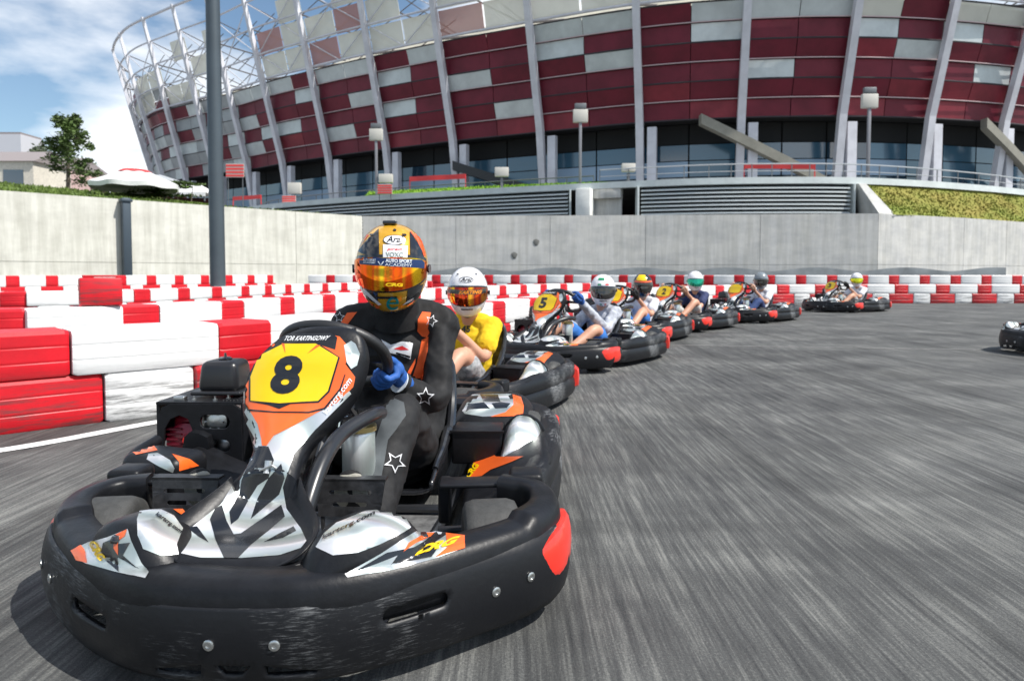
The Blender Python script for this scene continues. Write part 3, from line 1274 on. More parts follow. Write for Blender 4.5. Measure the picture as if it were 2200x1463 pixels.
    b.lathe([(0, -0.17), (0.03, -0.172), (0.05, -0.18), (0.05, -0.22)], c=(0, -0.64, 0.285), axis='x', n=20)
    b.lathe([(0, -0.18), (0.02, -0.18), (0.035, -0.19), (0.035, -0.23)], c=(0, -0.61, 0.195), axis='x', n=20)
    for k in range(6):
        a = k * PI / 3
        b.lathe([(0, -0.166), (0.005, -0.166), (0.005, -0.18)], c=(0, -0.64 + 0.036 * math.cos(a), 0.285 + 0.036 * math.sin(a)), axis='x', n=8)
    rel(b).build('clutch', STEEL, eng)
    b = MB()
    b.rbox((-0.32, -0.655, 0.452), (0.17, 0.172, 0.125), 0.028, 4, taper=0.86)
    b.rbox((-0.32, -0.655, 0.388), (0.20, 0.205, 0.016), 0.006)
    rel(b)
    b.build('air_filter_box', mat('filter_black', (0.014, 0.014, 0.016), 0.32, bump=(200, 0.2, 0.001), spec=0.6), eng)
    b = MB()
    b.lathe([(0, 0.0), (0.026, 0.0), (0.028, 0.005), (0.02, 0.011), (0.006, 0.012), (0.004, 0.028), (0, 0.028)], c=(-0.32, -0.655, 0.514), n=16)
    rel(b).build('filter_knob', HBLACK, eng)
    for p in ((-0.19, -0.725), (-0.19, -0.64), (-0.22, -0.60)):
        b = MB()
        b.lathe([(0, 0.0), (0.009, 0.0), (0.009, 0.008), (0.004, 0.008), (0.004, 0.018), (0, 0.018)], c=(p[0], p[1], 0.366), n=8)
        rel(b).build('cover_bolt', STEEL, eng)
    b = MB()
    b.rbox((-0.19, -0.78, 0.375), (0.03, 0.045, 0.02), 0.004)
    rel(b).build('fuel_bracket', STEEL, eng)
    # right-hand pod nose, rounded
    b = MB()
    b.rbox((0.05, -0.66, 0.205), (0.17, 0.25, 0.10), 0.04, 5, rot=Matrix.Rotation(-0.30, 3, 'Z'))
    P['podnose'] = b.build('pod_nose', BLACKP, root, angle=60)
    b = MB()
    b.rbox((0.09, -0.69, 0.125), (0.14, 0.26, 0.09), 0.035, 5, rot=Matrix.Rotation(-0.30, 3, 'Z'))
    b.tube(cr([(-0.15, -0.80, 0.24), (0.0, -0.80, 0.22), (0.10, -0.78, 0.16)], 4), 0.022, 10)
    b.build('pod_lower', BLACKP, root, angle=60)
    return P


KART_W = (-0.548, 2.384)
TH0 = math.atan(0.03)
kart = empty('go_kart', (KART_W[0], KART_W[1], 0), rot_to(TH0),
             'nearest go-kart, black with orange and silver stickers and yellow number 8 plate', 'go-kart', 'go-karts racing in a line')
KP = build_kart(kart)

# ---- vinyl on the nose
sk = Skin(kart, [KP['nose']])
nose = KP['nose']


def CP(pts, sc_, ox, oy):
    return [(ox + x / sc_, oy + y / sc_) for x, y in pts]


A = lambda *p: CP(p, 2.599, 0, 900)          # crops the outlines were read from
B = lambda *p: CP(p, 2.599, 600, 900)
C3 = lambda *p: CP(p, 3.251, 250, 650)
sk.poly('silver_sticker', A((1345, 60), (1370, 200), (1320, 330), (1230, 480), (1150, 540), (1050, 620), (985, 690), (1010, 750), (1120, 774), (1350, 776),
                            (1560, 760), (1680, 720), (1712, 680), (1680, 610), (1600, 500), (1580, 380), (1640, 200), (1760, 60), (1880, -60), (1960, -140),
                            (1900, -240), (1700, -160), (1400, -160), (1340, -80)), SILVER, nose, 0.001, 9)
for Pq in (
    A((1330, 777), (1250, 775), (1205, 680), (1172, 560), (1200, 500), (1238, 480), (1265, 570), (1305, 645), (1345, 640), (1460, 560), (1572, 480), (1592, 545), (1500, 625), (1400, 705)),
    A((1395, 240), (1420, 150), (1500, 155), (1530, 230), (1500, 330), (1440, 370), (1390, 450), (1330, 560), (1290, 590), (1280, 520), (1340, 410), (1350, 340)),
    A((1500, 330), (1570, 250), (1590, 330), (1560, 420), (1470, 500), (1400, 560), (1440, 440)),
    A((1470, 690), (1560, 640), (1640, 600), (1655, 625), (1580, 665)),
    A((1040, 605), (1100, 600), (1165, 690), (1110, 660)),
        A((1340, 60), (1395, 120), (1360, 250), (1310, 320), (1350, 190))):
    sk.poly('black_sticker', Pq, BLACKV, nose, 0.0016, 8)
sk.poly('orange_sticker', C3((1120, 235), (1020, 330), (940, 440), (870, 560), (880, 690), (935, 755), (990, 850), (1015, 950), (1020, 1000), (1050, 1000), (1100, 930),
                             (1240, 860), (1400, 770), (1540, 700), (1650, 590), (1668, 520), (1600, 430), (1640, 330), (1560, 240), (1480, 225)), ORANGE, nose, 0.0023, 9)
sk.poly('silver_sticker', C3((1640, 270), (1590, 300), (1610, 420), (1640, 465), (1680, 440), (1700, 360), (1670, 290)), SILVER, nose, 0.003, 8)
sk.poly('black_sticker', C3((1130, 222), (1500, 218), (1545, 245), (1530, 330), (1400, 290), (1170, 292), (1010, 370), (950, 430), (1010, 340)), BLACKV, nose, 0.003, 9)
sk.poly('black_sticker', C3((1400, 280), (1150, 284), (990, 372), (932, 520), (932, 690), (1060, 716), (1140, 745), (1220, 710), (1415, 700), (1490, 625), (1562, 385)), BLACKV, nose, 0.0035, 9)
panel = sk.poly('number_panel', C3((1395, 290), (1170, 292), (1000, 378), (944, 520), (944, 686), (1140, 706), (1410, 688), (1478, 620), (1550, 385)), YELLOW, nose, 0.0042, 8)
sk.poly('orange_sticker', C3((1160, 290), (1180, 292), (1186, 360)), ORANGE, nose, 0.0048, 4)
sk.poly('orange_sticker', C3((1400, 300), (1430, 302), (1335, 362)), ORANGE, nose, 0.0048, 4)
# thin black line round the orange
lineP = C3((905, 600), (905, 700), (930, 745), (1100, 762), (1340, 764), (1450, 735), (1560, 600), (1595, 500), (1600, 505), (1570, 610), (1460, 745), (1345, 774), (1100, 772), (925, 755), (897, 705), (897, 600))
sk.poly('pinstripe', lineP, BLACKV, nose, 0.0036, 7)


def number(root, txt, w=66, **props):
    h = w / 2 / 3.251 * 3.251
    c = (617.6, 806)
    hh = 41
    ww = w * 0.5
    sh = 9
    q = [(c[0] - ww - sh, c[1] + hh), (c[0] + ww - sh, c[1] + hh), (c[0] + ww + sh, c[1] - hh), (c[0] - ww + sh, c[1] - hh)]
    return sk.text('number', txt, q, BLACKV, root, 0.0056, bold=0.045, **props)


number(nose, '8', 62, only_here=1)
sk.text('sponsor_lettering', 'TOR KARTINGOWY', C3((1175, 272), (1480, 268), (1500, 236), (1190, 240)), WHITEV, nose, 0.0045, bold=0.02, shear=0.3)
sk.text('sponsor_lettering', 'kartcrg.com', CP([(1480, 790), (1655, 560), (1620, 515), (1440, 760)], 3.251, 250, 650), WHITEV, nose, 0.0045, bold=0.02)

# ---- vinyl on the fairing
sk2 = Skin(kart, [KP['fair'], KP['loop']])
fair = KP['fair']
sk2.poly('silver_sticker', A((410, 730), (490, 690), (600, 660), (715, 615), (735, 680), (790, 800), (832, 855), (812, 888), (640, 850), (480, 805), (425, 775)), SILVER, fair, 0.0015, 8)
sk2.poly('orange_sticker', A((400, 735), (455, 705), (475, 730), (490, 805), (430, 785)), ORANGE, fair, 0.0028, 6)
sk2.poly('orange_sticker', A((640, 650), (712, 617), (700, 655), (665, 680), (665, 760), (640, 720)), ORANGE, fair, 0.0028, 6)
sk2.poly('black_sticker', A((580, 690), (640, 665), (640, 700), (730, 690), (690, 760), (780, 840), (700, 790), (660, 770), (665, 850), (600, 800), (570, 740)), BLACKV, fair, 0.0022, 6)
sk2.poly('silver_sticker', A((780, 515), (830, 508), (900, 506), (970, 540), (1020, 610), (985, 700), (995, 755), (900, 765), (800, 725), (770, 650), (765, 560)), SILVER, fair, 0.0015, 8)
sk2.poly('orange_sticker', A((965, 506), (1105, 504), (1125, 560), (1110, 590), (1060, 570)), ORANGE, fair, 0.0022, 6)
sk2.poly('silver_sticker', B((205, 715), (250, 640), (320, 580), (480, 515), (700, 495), (760, 520), (785, 570), (700, 630), (560, 700), (440, 745), (300, 760)), SILVER, fair, 0.0015, 8)
sk2.poly('orange_sticker', B((245, 505), (400, 503), (330, 520), (240, 590), (195, 640), (215, 560)), ORANGE, fair, 0.0022, 6)
sk2.poly('silver_sticker', B((365, 865), (560, 755), (690, 670), (800, 605), (850, 625), (1035, 655), (1035, 720), (880, 775), (640, 840), (380, 885)), SILVER, fair, 0.0015, 8)
sk2.poly('orange_sticker', B((805, 603), (880, 625), (845, 660), (760, 690), (690, 740), (720, 690), (790, 650)), ORANGE, fair, 0.0028, 6)
sk2.poly('orange_sticker', B((930, 640), (1035, 653), (1035, 722), (870, 772), (940, 715)), ORANGE, fair, 0.0028, 6)
sk2.poly('black_sticker', B((880, 625), (945, 640), (870, 690), (900, 700), (850, 770), (620, 815), (660, 760), (560, 800), (400, 860), (600, 745), (750, 715), (830, 670)), BLACKV, fair, 0.0022, 6)
sk2.text('maker_lettering', 'CRG', B((735, 775), (985, 700), (1015, 655), (790, 715)), YELLOW, fair, 0.0036, bold=0.05, shear=0.2)
sk2.text('maker_lettering', 'CRG', A((500, 690), (560, 800), (600, 775), (540, 675)), YELLOW, fair, 0.0036, bold=0.05)
sk2.text('web_lettering', 'kartcrg.com', A((862, 545), (1000, 650), (1015, 625), (880, 522)), BLACKV, fair, 0.0036, bold=0.03, shear=0.2)
sk2.text('web_lettering', 'kartcrg.com', B((245, 680), (540, 540), (530, 515), (240, 655)), BLACKV, fair, 0.0036, bold=0.03, shear=0.2)
for u, v in ((650 / 2.599, 900 + 675 / 2.599), (600 + 805 / 2.599, 900 + 660 / 2.599)):
    h = sk2.hit(u, v)
    if h:
        b = MB()
        b.lathe([(0, 0.010), (0.008, 0.010), (0.010, 0.006), (0.012, 0.003), (0.012, -0.004)], c=h[0], n=12)
        b.build('fairing_bolt', HBLACK, fair)
# ---- vinyl on the left pod, the fender and the right pod nose
sk3 = Skin(kart, [KP['podL'], KP['rear']])
pod = KP['podL']
sk3.poly('orange_sticker', B((1075, 230), (1210, 185), (1215, 212), (1365, 210), (1300, 240), (1180, 285), (1130, 320), (1060, 330), (1095, 270)), ORANGE, pod, 0.002, 6)
RING = getattr(sk3.poly('orange_sticker', B((915, 370), (940, 325), (985, 300), (1025, 310), (1020, 345), (960, 372)), ORANGE, pod, 0.002, 5), 'name', '')
sk3.poly('silver_sticker', B((985, 262), (1050, 240), (1030, 290), (965, 300)), SILVER, pod, 0.002, 5)
sk3.text('maker_lettering', 'CRG', B((1060, 335), (1120, 262), (1090, 245), (1035, 320)), YELLOW, pod, 0.003, bold=0.05)
sk4 = Skin(kart, [KP['fendL']])
fd = KP['fendL']
G = lambda *p: CP(p, 3.6575, 900, 550)
sk4.poly('silver_sticker', G((270, 1090), (700, 1085), (790, 1095), (815, 1180), (810, 1250), (500, 1262), (360, 1240), (300, 1170)), SILVER, fd, 0.0015, 8)
sk4.poly('black_sticker', G((480, 1090), (620, 1092), (640, 1145), (505, 1140)), BLACKV, fd, 0.0025, 6)
sk4.poly('black_sticker', G((395, 1165), (510, 1152), (560, 1200), (400, 1205), (370, 1225), (385, 1180)), BLACKV, fd, 0.0025, 6)
sk4.poly('black_sticker', G((640, 1150), (720, 1160), (690, 1195), (600, 1200), (570, 1160)), BLACKV, fd, 0.0025, 6)
sk4.poly('orange_sticker', G((735, 1090), (800, 1110), (822, 1180), (815, 1258), (560, 1264), (680, 1230), (745, 1170)), ORANGE, fd, 0.0028, 6)
sk5 = Skin(kart, [KP['podnose']])
pn = KP['podnose']
sk5.poly('silver_sticker', A((830, 195), (880, 190), (950, 230), (975, 275), (965, 300), (880, 260), (820, 225)), SILVER, pn, 0.0015, 6)
sk5.poly('orange_sticker', A((740, 185), (770, 155), (860, 150), (880, 175), (830, 185), (760, 200)), ORANGE, pn, 0.0015, 6)
sk5.poly('orange_sticker', A((960, 195), (1060, 225), (1110, 260), (1000, 290), (1000, 240)), ORANGE, pn, 0.0015, 6)
# the same fender and pod vinyl mirrored to the kart's other side
for o in [c for c in COL.objects if c.parent is fd]:
    n = o.copy()
    n.data = o.data.copy()
    for v in n.data.vertices:
        v.co.y = -v.co.y
    COL.objects.link(n)
    n.parent = KP['fendR']
for o in [c for c in COL.objects if c.parent is pod and c.name == RING]:
    n = o.copy()
    n.data = o.data.copy()
    for v in n.data.vertices:
        v.co.y = -v.co.y
    COL.objects.link(n)
    n.parent = KP['podR']


# ------------------------------------------------------------------ drivers
def remesh(mb, voxel, smooth=4):
    """join overlapping limbs into one continuous skin"""
    me = bpy.data.meshes.new('tmp')
    me.from_pydata([tuple(p) for p in mb.v], [], mb.f)
    bm = bmesh.new()
    bm.from_mesh(me)
    bmesh.ops.recalc_face_normals(bm, faces=bm.faces[:])
    bm.to_mesh(me)
    bm.free()
    o = bpy.data.objects.new('tmp', me)
    COL.objects.link(o)
    m = o.modifiers.new('r', 'REMESH')
    m.mode = 'VOXEL'
    m.voxel_size = voxel
    m = o.modifiers.new('s', 'SMOOTH')
    m.iterations = smooth
    m.factor = 0.5
    dg = bpy.context.evaluated_depsgraph_get()
    r = bpy.data.meshes.new_from_object(o.evaluated_get(dg))
    bpy.data.objects.remove(o)
    r.materials.clear()
    return r


def limb(b, pts, rads, n=14, span=5, side=None):
    """rounded, tapered limb through joints; rads numbers or (a,b) pairs"""
    R2 = [(r, r) if not isinstance(r, (tuple, list)) else r for r in rads]
    P_ = cr(pts, span)
    Q = cr([(*r, 0) for r in R2], span)
    t0 = (P_[0] - P_[1]).normalized()
    t1 = (P_[-1] - P_[-2]).normalized()
    path, rr = [], []
    for k in (0.98, 0.8, 0.45):
        f = math.sqrt(1 - k * k)
        path.append(P_[0] + t0 * min(Q[0].x, Q[0].y) * k)
        rr.append((Q[0].x * f, Q[0].y * f))
    for p, q in zip(P_, Q):
        path.append(p)
        rr.append((q.x, q.y))
    for k in (0.45, 0.8, 0.98):
        f = math.sqrt(1 - k * k)
        path.append(P_[-1] + t1 * min(Q[-1].x, Q[-1].y) * k)
        rr.append((Q[-1].x * f, Q[-1].y * f))
    b.tube(path, rr, n, side=side)


def wrinkle(me, amp, f=14, seed=0.0):
    off = Vector((seed, seed * 2, 0))
    ns = [v.normal.copy() for v in me.vertices]
    for v, n in zip(me.vertices, ns):
        p = v.co
        a = noise.noise(Vector((p.x * f, p.y * f, p.z * f * 1.6)) + off)
        c = 1 - abs(noise.noise(Vector((p.x * f * 0.9 + p.z * 6, p.y * f * 0.9 - p.x * 5, p.z * f)) + off * 3)) * 2
        v.co = p + n * amp * (a * 0.6 + c * 0.9 - 0.5)


SEATP = dict(hip=(-0.30, 0.085, 0.135), chest=(-0.37, 0.09, 0.40), neck=(-0.30, 0.092, 0.700), head=(-0.185, 0.094, 0.893),
             shw=0.195, elb=(-0.12, 0.262, 0.41), elbr=(-0.13, -0.155, 0.40), knee=(0.06, 0.165, 0.375), kneer=(0.06, -0.11, 0.375),
             ank=(0.36, 0.130, 0.14), ankr=(0.36, -0.28, 0.14), toe=(0.445, 0.095, 0.285), toer=(0.445, -0.345, 0.285))


def hand(mb, cuff, sgn, rimpath, idx, seg=7, scale=1.0):
    """glove with four fingers closed round the wheel rim at rim index idx"""
    N = len(rimpath)
    c = rimpath[idx % N]
    t = (rimpath[(idx + 1) % N] - rimpath[(idx - 1) % N]).normalized()
    cen = sum(rimpath, Vector()) / N
    out = (c - cen)
    out = (out - t * out.dot(t)).normalized()
    up = t.cross(out)
    if up.x > 0:
        up = -up            # towards the driver
    back = up
    fr = 0.0125 * scale
    rr = 0.0185 + fr * 0.8
    # palm sits outside/behind the rim
    pc = c + out * 0.030 * scale + back * 0.024 * scale
    wrist = Vector(cuff)
    limb(mb, [pc + t * 0.030 * scale, pc, pc - t * 0.030 * scale], [(0.022 * scale, 0.030 * scale)] * 3, 12, 3, side=tuple((out + back).normalized()))
    limb(mb, [pc + (wrist - pc) * 0.15, pc + (wrist - pc) * 0.6, wrist], [0.034 * scale, 0.031 * scale, 0.033 * scale], 12, 3)
    for k, o_ in enumerate((-0.036, -0.012, 0.012, 0.035)):
        o_ *= scale
        ln = (0.86, 1.0, 0.96, 0.78)[k] * 3.9
        pts = []
        for j in range(7):
            a = -0.75 + ln * j / 6      # from the outer back, over the front, round to the inside
            d = out * math.cos(a) - back * math.sin(a)
            r_ = rr + (0.006 if j in (2, 4) else 0)
            pts.append(c + t * (o_ * sgn * (1 - 0.06 * j / 6)) + d * r_)
        limb(mb, pts, [fr * 1.1, fr * 1.08, fr, fr * 1.03, fr * 0.95, fr * 0.92, fr * 0.8], 8, 2)
    # thumb over the driver's side of the rim
    tb = [pc + t * 0.02 * scale, c + back * rr * 1.15 + out * 0.012 + t * 0.040 * scale, c + back * rr * 1.0 - out * 0.012 + t * 0.052 * scale,
          c + back * rr * 0.5 - out * rr * 0.8 + t * 0.058 * scale]
    limb(mb, tb, [fr * 1.3, fr * 1.2, fr * 1.1, fr * 0.9], 8, 3)


def helmet_surface(c, fwd, up, S=1.0):
    side = up.cross(fwd)

    def P_(th, ph, off=0.0):
        """th: angle round from the front, ph: elevation"""
        ct, st_, cp, sp = math.cos(th), math.sin(th), math.cos(ph), math.sin(ph)
        a = 0.152 if ct < 0 else 0.148
        x = a * math.copysign(abs(ct) ** 0.92, ct) * abs(cp) ** 0.9
        y = 0.1335 * math.copysign(abs(st_) ** 0.95, st_) * abs(cp) ** 0.88
        z = (0.163 if sp > 0 else 0.172) * sp
        if sp < 0:
            x += 0.022 * max(0, ct) * min(1, -sp * 2.2)
            y *= 1 - 0.10 * (-sp)
            x *= 1 - 0.04 * (-sp)
            z = max(z, -0.160 + 0.02 * (1 - max(0, ct)))
        k = 1 + off / 0.15
        return c + (fwd * x + side * y + up * z) * (k * S)
    return P_


def patch(P_, th0, th1, ph0, ph1, off, n=24, m=10, fn=None):
    b = MB()
    rings = []
    for j in range(m + 1):
        ring = []
        for i in range(n + 1):
            th = th0 + (th1 - th0) * i / n
            ph = ph0 + (ph1 - ph0) * j / m
            if fn:
                th, ph = fn(i / n, j / m)
            ring.append(P_(th, ph, off))
        rings.append(ring)
    b.loft(rings, cap=False, closed=False)
    return b


def make_helmet(person, c, fwd, up, shell, visor, style='plain', accent=None, S=1.0):
    P_ = helmet_surface(Vector(c), fwd, up, S)
    b = MB()
    rings = []
    for j in range(33):
        ph = -PI / 2 * 0.86 + (PI / 2 * 0.86 + PI / 2 * 0.995) * j / 32
        rings.append([P_(2 * PI * k / 56, ph) for k in range(56)])
    b.loft(rings)
    hm = b.build('helmet', shell, person, angle=70)

    def eye(u, v, w=1.32, lo=-0.46, hi=0.24):
        th = -w + 2 * w * u
        e = abs(2 * u - 1)
        top = hi - 0.10 * e ** 3
        bot = lo + 0.26 * e ** 2.2
        return th, bot + (top - bot) * v
    patch(P_, 0, 1, 0, 1, 0.0022, 30, 10, lambda u, v: eye(u, v, 1.40, -0.51, 0.31)).build('visor_gasket', HBLACK, hm, angle=80)
    vz = patch(P_, 0, 1, 0, 1, 0.006, 30, 10, eye).build('visor', visor, hm, angle=80)
    for sg in (-1, 1):
        p = P_(sg * 1.42, -0.02, 0.006)
        q = P_(sg * 1.42, -0.02, 0.014)
        b = MB()
        b.tube([p, q], 0.016 * S, 12)
        b.build('visor_pivot', accent or HBLACK, hm)
    # chin vent and lower trim
    patch(P_, -0.35, 0.35, -0.66, -0.60, 0.003, 12, 2).build('chin_vent', HBLACK, hm)
    b = MB()
    b.tube([P_(2 * PI * k / 40, -1.30, 0.001) for k in range(40)], 0.006 * S, 8, loop=True)
    b.build('neck_trim', HBLACK, hm)
    if style in ('vents', 'race'):
        for sg in (-1, 1):
            patch(P_, sg * 0.55, sg * 0.72, 0.78, 0.84, 0.004, 4, 2).build('brow_vent', HBLACK, hm)
    if style == 'tricolour':
        for k, mm in enumerate((mat('helmet_green', (0.0, 0.25, 0.10), 0.3), HWHITE, REDV)):
            patch(P_, -0.45 + 0.3 * k, -0.15 + 0.3 * k, 0.36, 0.46, 0.003, 6, 2).build('stripe', mm, hm)
            patch(P_, -0.4 + 0.27 * k, -0.13 + 0.27 * k, -1.0, -0.86, 0.003, 6, 2).build('stripe', mm, hm)
        patch(P_, -0.5, 0.1, 0.72, 0.92, 0.003, 8, 3).build('stripe', mat('helmet_green', (0, 0, 0)), hm)
    if style == 'yellow':
        patch(P_, -0.9, 0.35, 0.50, 1.15, 0.003, 12, 6).build('panel', YELLOW, hm)
        patch(P_, -1.1, 1.1, 0.32, 0.46, 0.0035, 16, 3).build('band', HORANGE, hm)
        patch(P_, 0.5, 1.3, -0.9, -0.6, 0.003, 8, 3).build('band', HORANGE, hm)
    return hm, P_, vz


def kid(hz, hx=-0.36, hy=0.11, knee=None, ks=0.0):
    d = 0.893 - hz
    q = dict(hip=(-0.36, 0.085, 0.115), chest=(hx - 0.10, 0.09, 0.40 - d * 0.6), neck=(hx - 0.09, 0.095, hz - 0.20), head=(hx, hy, hz), shw=0.155,
             elb=(-0.17, 0.27, 0.39 - d * 0.35), elbr=(-0.17, -0.10, 0.39 - d * 0.35), knee=(0.02, 0.21, 0.36), kneer=(0.02, -0.10, 0.36))
    if knee:
        q['knee'] = knee
    return q


def make_person(root_m, label, top=None, sleeve='short', legs=None, leg_len='short', gloves=GLOVEK, shell=HWHITE, visor=VIS_DARK,
                style='plain', yaw=0.0, pitch=-0.05, shoe=None, voxel=0.011, dy=0.0, scale=1.0, pose=None, suit=False, accent=None, helm_scale=1.0,
                hand_idx=(2, 22), headmove=(0, 0, 0)):
    S = dict(SEATP)
    if pose:
        S.update(pose)
    person = bpy.data.objects.new('person', None)
    COL.objects.link(person)
    person.matrix_basis = root_m.copy()
    person.empty_display_size = 0.2
    tag(person, label, 'person', 'drivers sitting in the karts')
    v3 = lambda k: Vector(S[k])
    rim = KP['rim']
    N = len(rim)
    wl_ = rim[hand_idx[0] % N]
    wr_ = rim[hand_idx[1] % N]
    neck, chest, hip = v3('neck'), v3('chest'), v3('hip')
    shl = neck + Vector((-0.015, S['shw'] - (0.03 if suit else 0), -0.035))
    shr = neck + Vector((-0.015, -S['shw'], -0.035))
    el, er = v3('elb'), v3('elbr')
    cufl = wl_ + (el - wl_).normalized() * 0.105
    cufr = wr_ + (er - wr_).normalized() * 0.105
    k = 1.03 if suit else 0.80
    ts = 1.0 if suit else 0.84
    side = (0, 1, 0)

    def torso(b, g=0.0):
        limb(b, [hip + Vector((0.02, 0, 0)), hip.lerp(chest, 0.5), chest, chest.lerp(neck, 0.55), neck + Vector((-0.015, 0, -0.03))],
             [(a_ * ts + g, b_ * ts + g) for a_, b_ in ((0.17, 0.125), (0.165, 0.115), (0.18, 0.12), (0.185, 0.105), (0.11, 0.07))], 22, 5, side=side)
        limb(b, [shl, neck + Vector((-0.02, 0, -0.005)), shr], [0.068 * ts + g, 0.075 * ts + g, 0.068 * ts + g], 14, 5)

    def arm(b, s, e, w, g=0.0, end=1.0, r=(0.068, 0.056, 0.050, 0.040, 0.035)):
        m1 = s.lerp(e, 0.5)
        m2 = e.lerp(w, 0.5)
        P2, R2 = [s, m1, e, m2, w], [q * k + g for q in r]
        if end < 1:
            P2 = [s, s.lerp(e, end * 0.5), s.lerp(e, end)]
            R2 = [R2[0], R2[1] * 1.08, R2[1] * 1.18]
        limb(b, P2, R2, 14, 5)

    def leg(b, h, kn, an, g=0.0, end=2.0):
        r = (0.088, 0.082, 0.068, 0.064, 0.056) if suit else (0.088, 0.082, 0.066, 0.060, 0.046)
        R2 = [q * (1.16 if suit else 0.86) + g for q in r]
        P2 = [h, h.lerp(kn, 0.5), kn, kn.lerp(an, 0.45), an]
        if end < 1:
            P2 = [h, h.lerp(kn, end * 0.5), h.lerp(kn, end)]
            R2 = [R2[0], R2[1], R2[1] * 1.05]
        limb(b, P2, R2, 16, 5)
    hl, hr = hip + Vector((0.03, 0.085, 0.0)), hip + Vector((0.03, -0.085, 0.0))
    kl, kr_, al, ar = v3('knee'), v3('kneer'), v3('ank'), v3('ankr')
    head = v3('head') + Vector(headmove)
    # the body: one continuous skin
    b = MB()
    torso(b, 0.012 if suit else -0.02)
    limb(b, [neck + Vector((-0.01, 0, -0.02)), neck.lerp(head, 0.35), neck.lerp(head, 0.6)], [0.062, 0.058, 0.06], 14, 4)
    for s, e, w, c in ((shl, el, wl_, cufl), (shr, er, wr_, cufr)):
        arm(b, s, e, c)
    for h, kn, an in ((hl, kl, al), (hr, kr_, ar)):
        leg(b, h, kn, an)
        if not suit:
            pass
    me = remesh(b, 0.009 if suit else voxel, 5)
    if suit:
        me.update()
        wrinkle(me, 0.013, 9, 1.3)
        wrinkle(me, 0.003, 26, 4.3)
    body = link('body', me, SUIT if suit else SKIN, person, angle=180)
    if not suit:
        b = MB()
        torso(b, 0.006)
        full = sleeve == 'long'
        for s, e, c in ((shl, el, cufl), (shr, er, cufr)):
            arm(b, s, e, c, 0.016, 1.0 if full else 0.62)
        me = remesh(b, voxel * 0.9, 5)
        wrinkle(me, 0.0055, 14, len(label))
        wrinkle(me, 0.003, 30, len(label) + 7)
        link('shirt', me, top, person, angle=180)
        b = MB()
        limb(b, [hip + Vector((0.02, 0, 0.03)), hip + Vector((0.03, 0, -0.02))], [(0.172, 0.12), (0.17, 0.11)], 20, 3, side=side)
        for h, kn, an in ((hl, kl, al), (hr, kr_, ar)):
            leg(b, h, kn, an, 0.014, 2.0 if leg_len == 'long' else 0.72)
        me = remesh(b, voxel * 0.9, 5)
        wrinkle(me, 0.006, 14, len(label) + 3)
        link('trousers' if leg_len == 'long' else 'shorts', me, legs, person, angle=180)
    # shoes: heel down by the plates, toes up on the pedals
    for an, toe in ((al, v3('toe')), (ar, v3('toer'))):
        b = MB()
        d = (toe - an)
        limb(b, [an + Vector((-0.01, 0, 0.03)), an + Vector((0.0, 0, -0.035))], [0.043, 0.042], 12, 3)
        limb(b, [an + Vector((0.01, 0, -0.055)), an + d * 0.35 + Vector((0.012, 0, -0.03)), an + d * 0.75 + Vector((0.01, 0, -0.01)), toe],
             [(0.036, 0.034), (0.041, 0.036), (0.046, 0.034), (0.038, 0.024)], 14, 4, side=side)
        sh = link('shoe', remesh(b, 0.007, 4), shoe or SUIT, person, angle=180)
        b = MB()
        o_ = Vector((0.032, 0, -0.016))
        limb(b, [an + Vector((0.01, 0, -0.055)) + o_, an + d * 0.4 + o_ * 1.2, an + d * 0.75 + o_, toe + Vector((0.012, 0, 0.004))],
             [(0.037, 0.010), (0.040, 0.010), (0.049, 0.010), (0.040, 0.012)], 14, 4, side=side)
        b.build('sole', SOLE, sh, angle=80)
    # gloves
    for cf, sg, ix in ((cufl, 1, hand_idx[0]), (cufr, -1, hand_idx[1])):
        b = MB()
        hand(b, cf, sg, rim, ix)
        link('glove' if gloves is not SKIN else 'hand', remesh(b, 0.0036, 2), gloves, person, angle=180)
    fwd = Vector((math.cos(yaw) * math.cos(pitch), math.sin(yaw) * math.cos(pitch), math.sin(pitch)))
    up = Vector((-math.sin(pitch) * math.cos(yaw), -math.sin(pitch) * math.sin(yaw), math.cos(pitch)))
    hm, P_, vz = make_helmet(person, head, fwd, up, shell, visor, style, accent, helm_scale)
    return dict(root=person, body=body, helmet=hm, visor=vz, P=P_, head=head, cufs=(cufl, cufr))


D1 = make_person(kart.matrix_basis, 'driver in black racing suit with orange stripes and gold helmet in nearest kart', suit=True, gloves=GLOVEB,
                 shell=GOLD, visor=VIS_ORANGE, style='race', yaw=0.03, pitch=-0.04, hand_idx=(-4, 27))
p1 = D1['root']
hm, vz = D1['helmet'], D1['visor']
sh = Skin(p1, [hm])
Hh = lambda *p: CP(p, 4.877, 650, 450)
sh.poly('side_panel', Hh((770, 145), (690, 165), (610, 240), (540, 390), (545, 410), (590, 420), (650, 330), (720, 240), (790, 180)), HORANGE, hm, 0.002, 6)
sh.poly('side_panel', Hh((1080, 165), (1180, 230), (1250, 340), (1288, 480), (1270, 500), (1240, 420), (1190, 320), (1120, 230), (1060, 180)), HORANGE, hm, 0.002, 6)
sh.poly('black_panel', Hh((800, 205), (806, 490), (720, 485), (640, 470), (585, 440), (640, 365), (700, 300)), HBLACK, hm, 0.0026, 6)
sh.poly('black_panel', Hh((1120, 235), (1128, 500), (1200, 505), (1265, 500), (1250, 440), (1200, 350)), HBLACK, hm, 0.0026, 6)
sh.poly('black_panel', Hh((610, 740), (790, 800), (790, 990), (700, 950), (640, 880), (590, 800)), HBLACK, hm, 0.0026, 6)
sh.poly('black_panel', Hh((1100, 830), (1260, 780), (1235, 880), (1170, 960), (1080, 1000)), HBLACK, hm, 0.0026, 6)
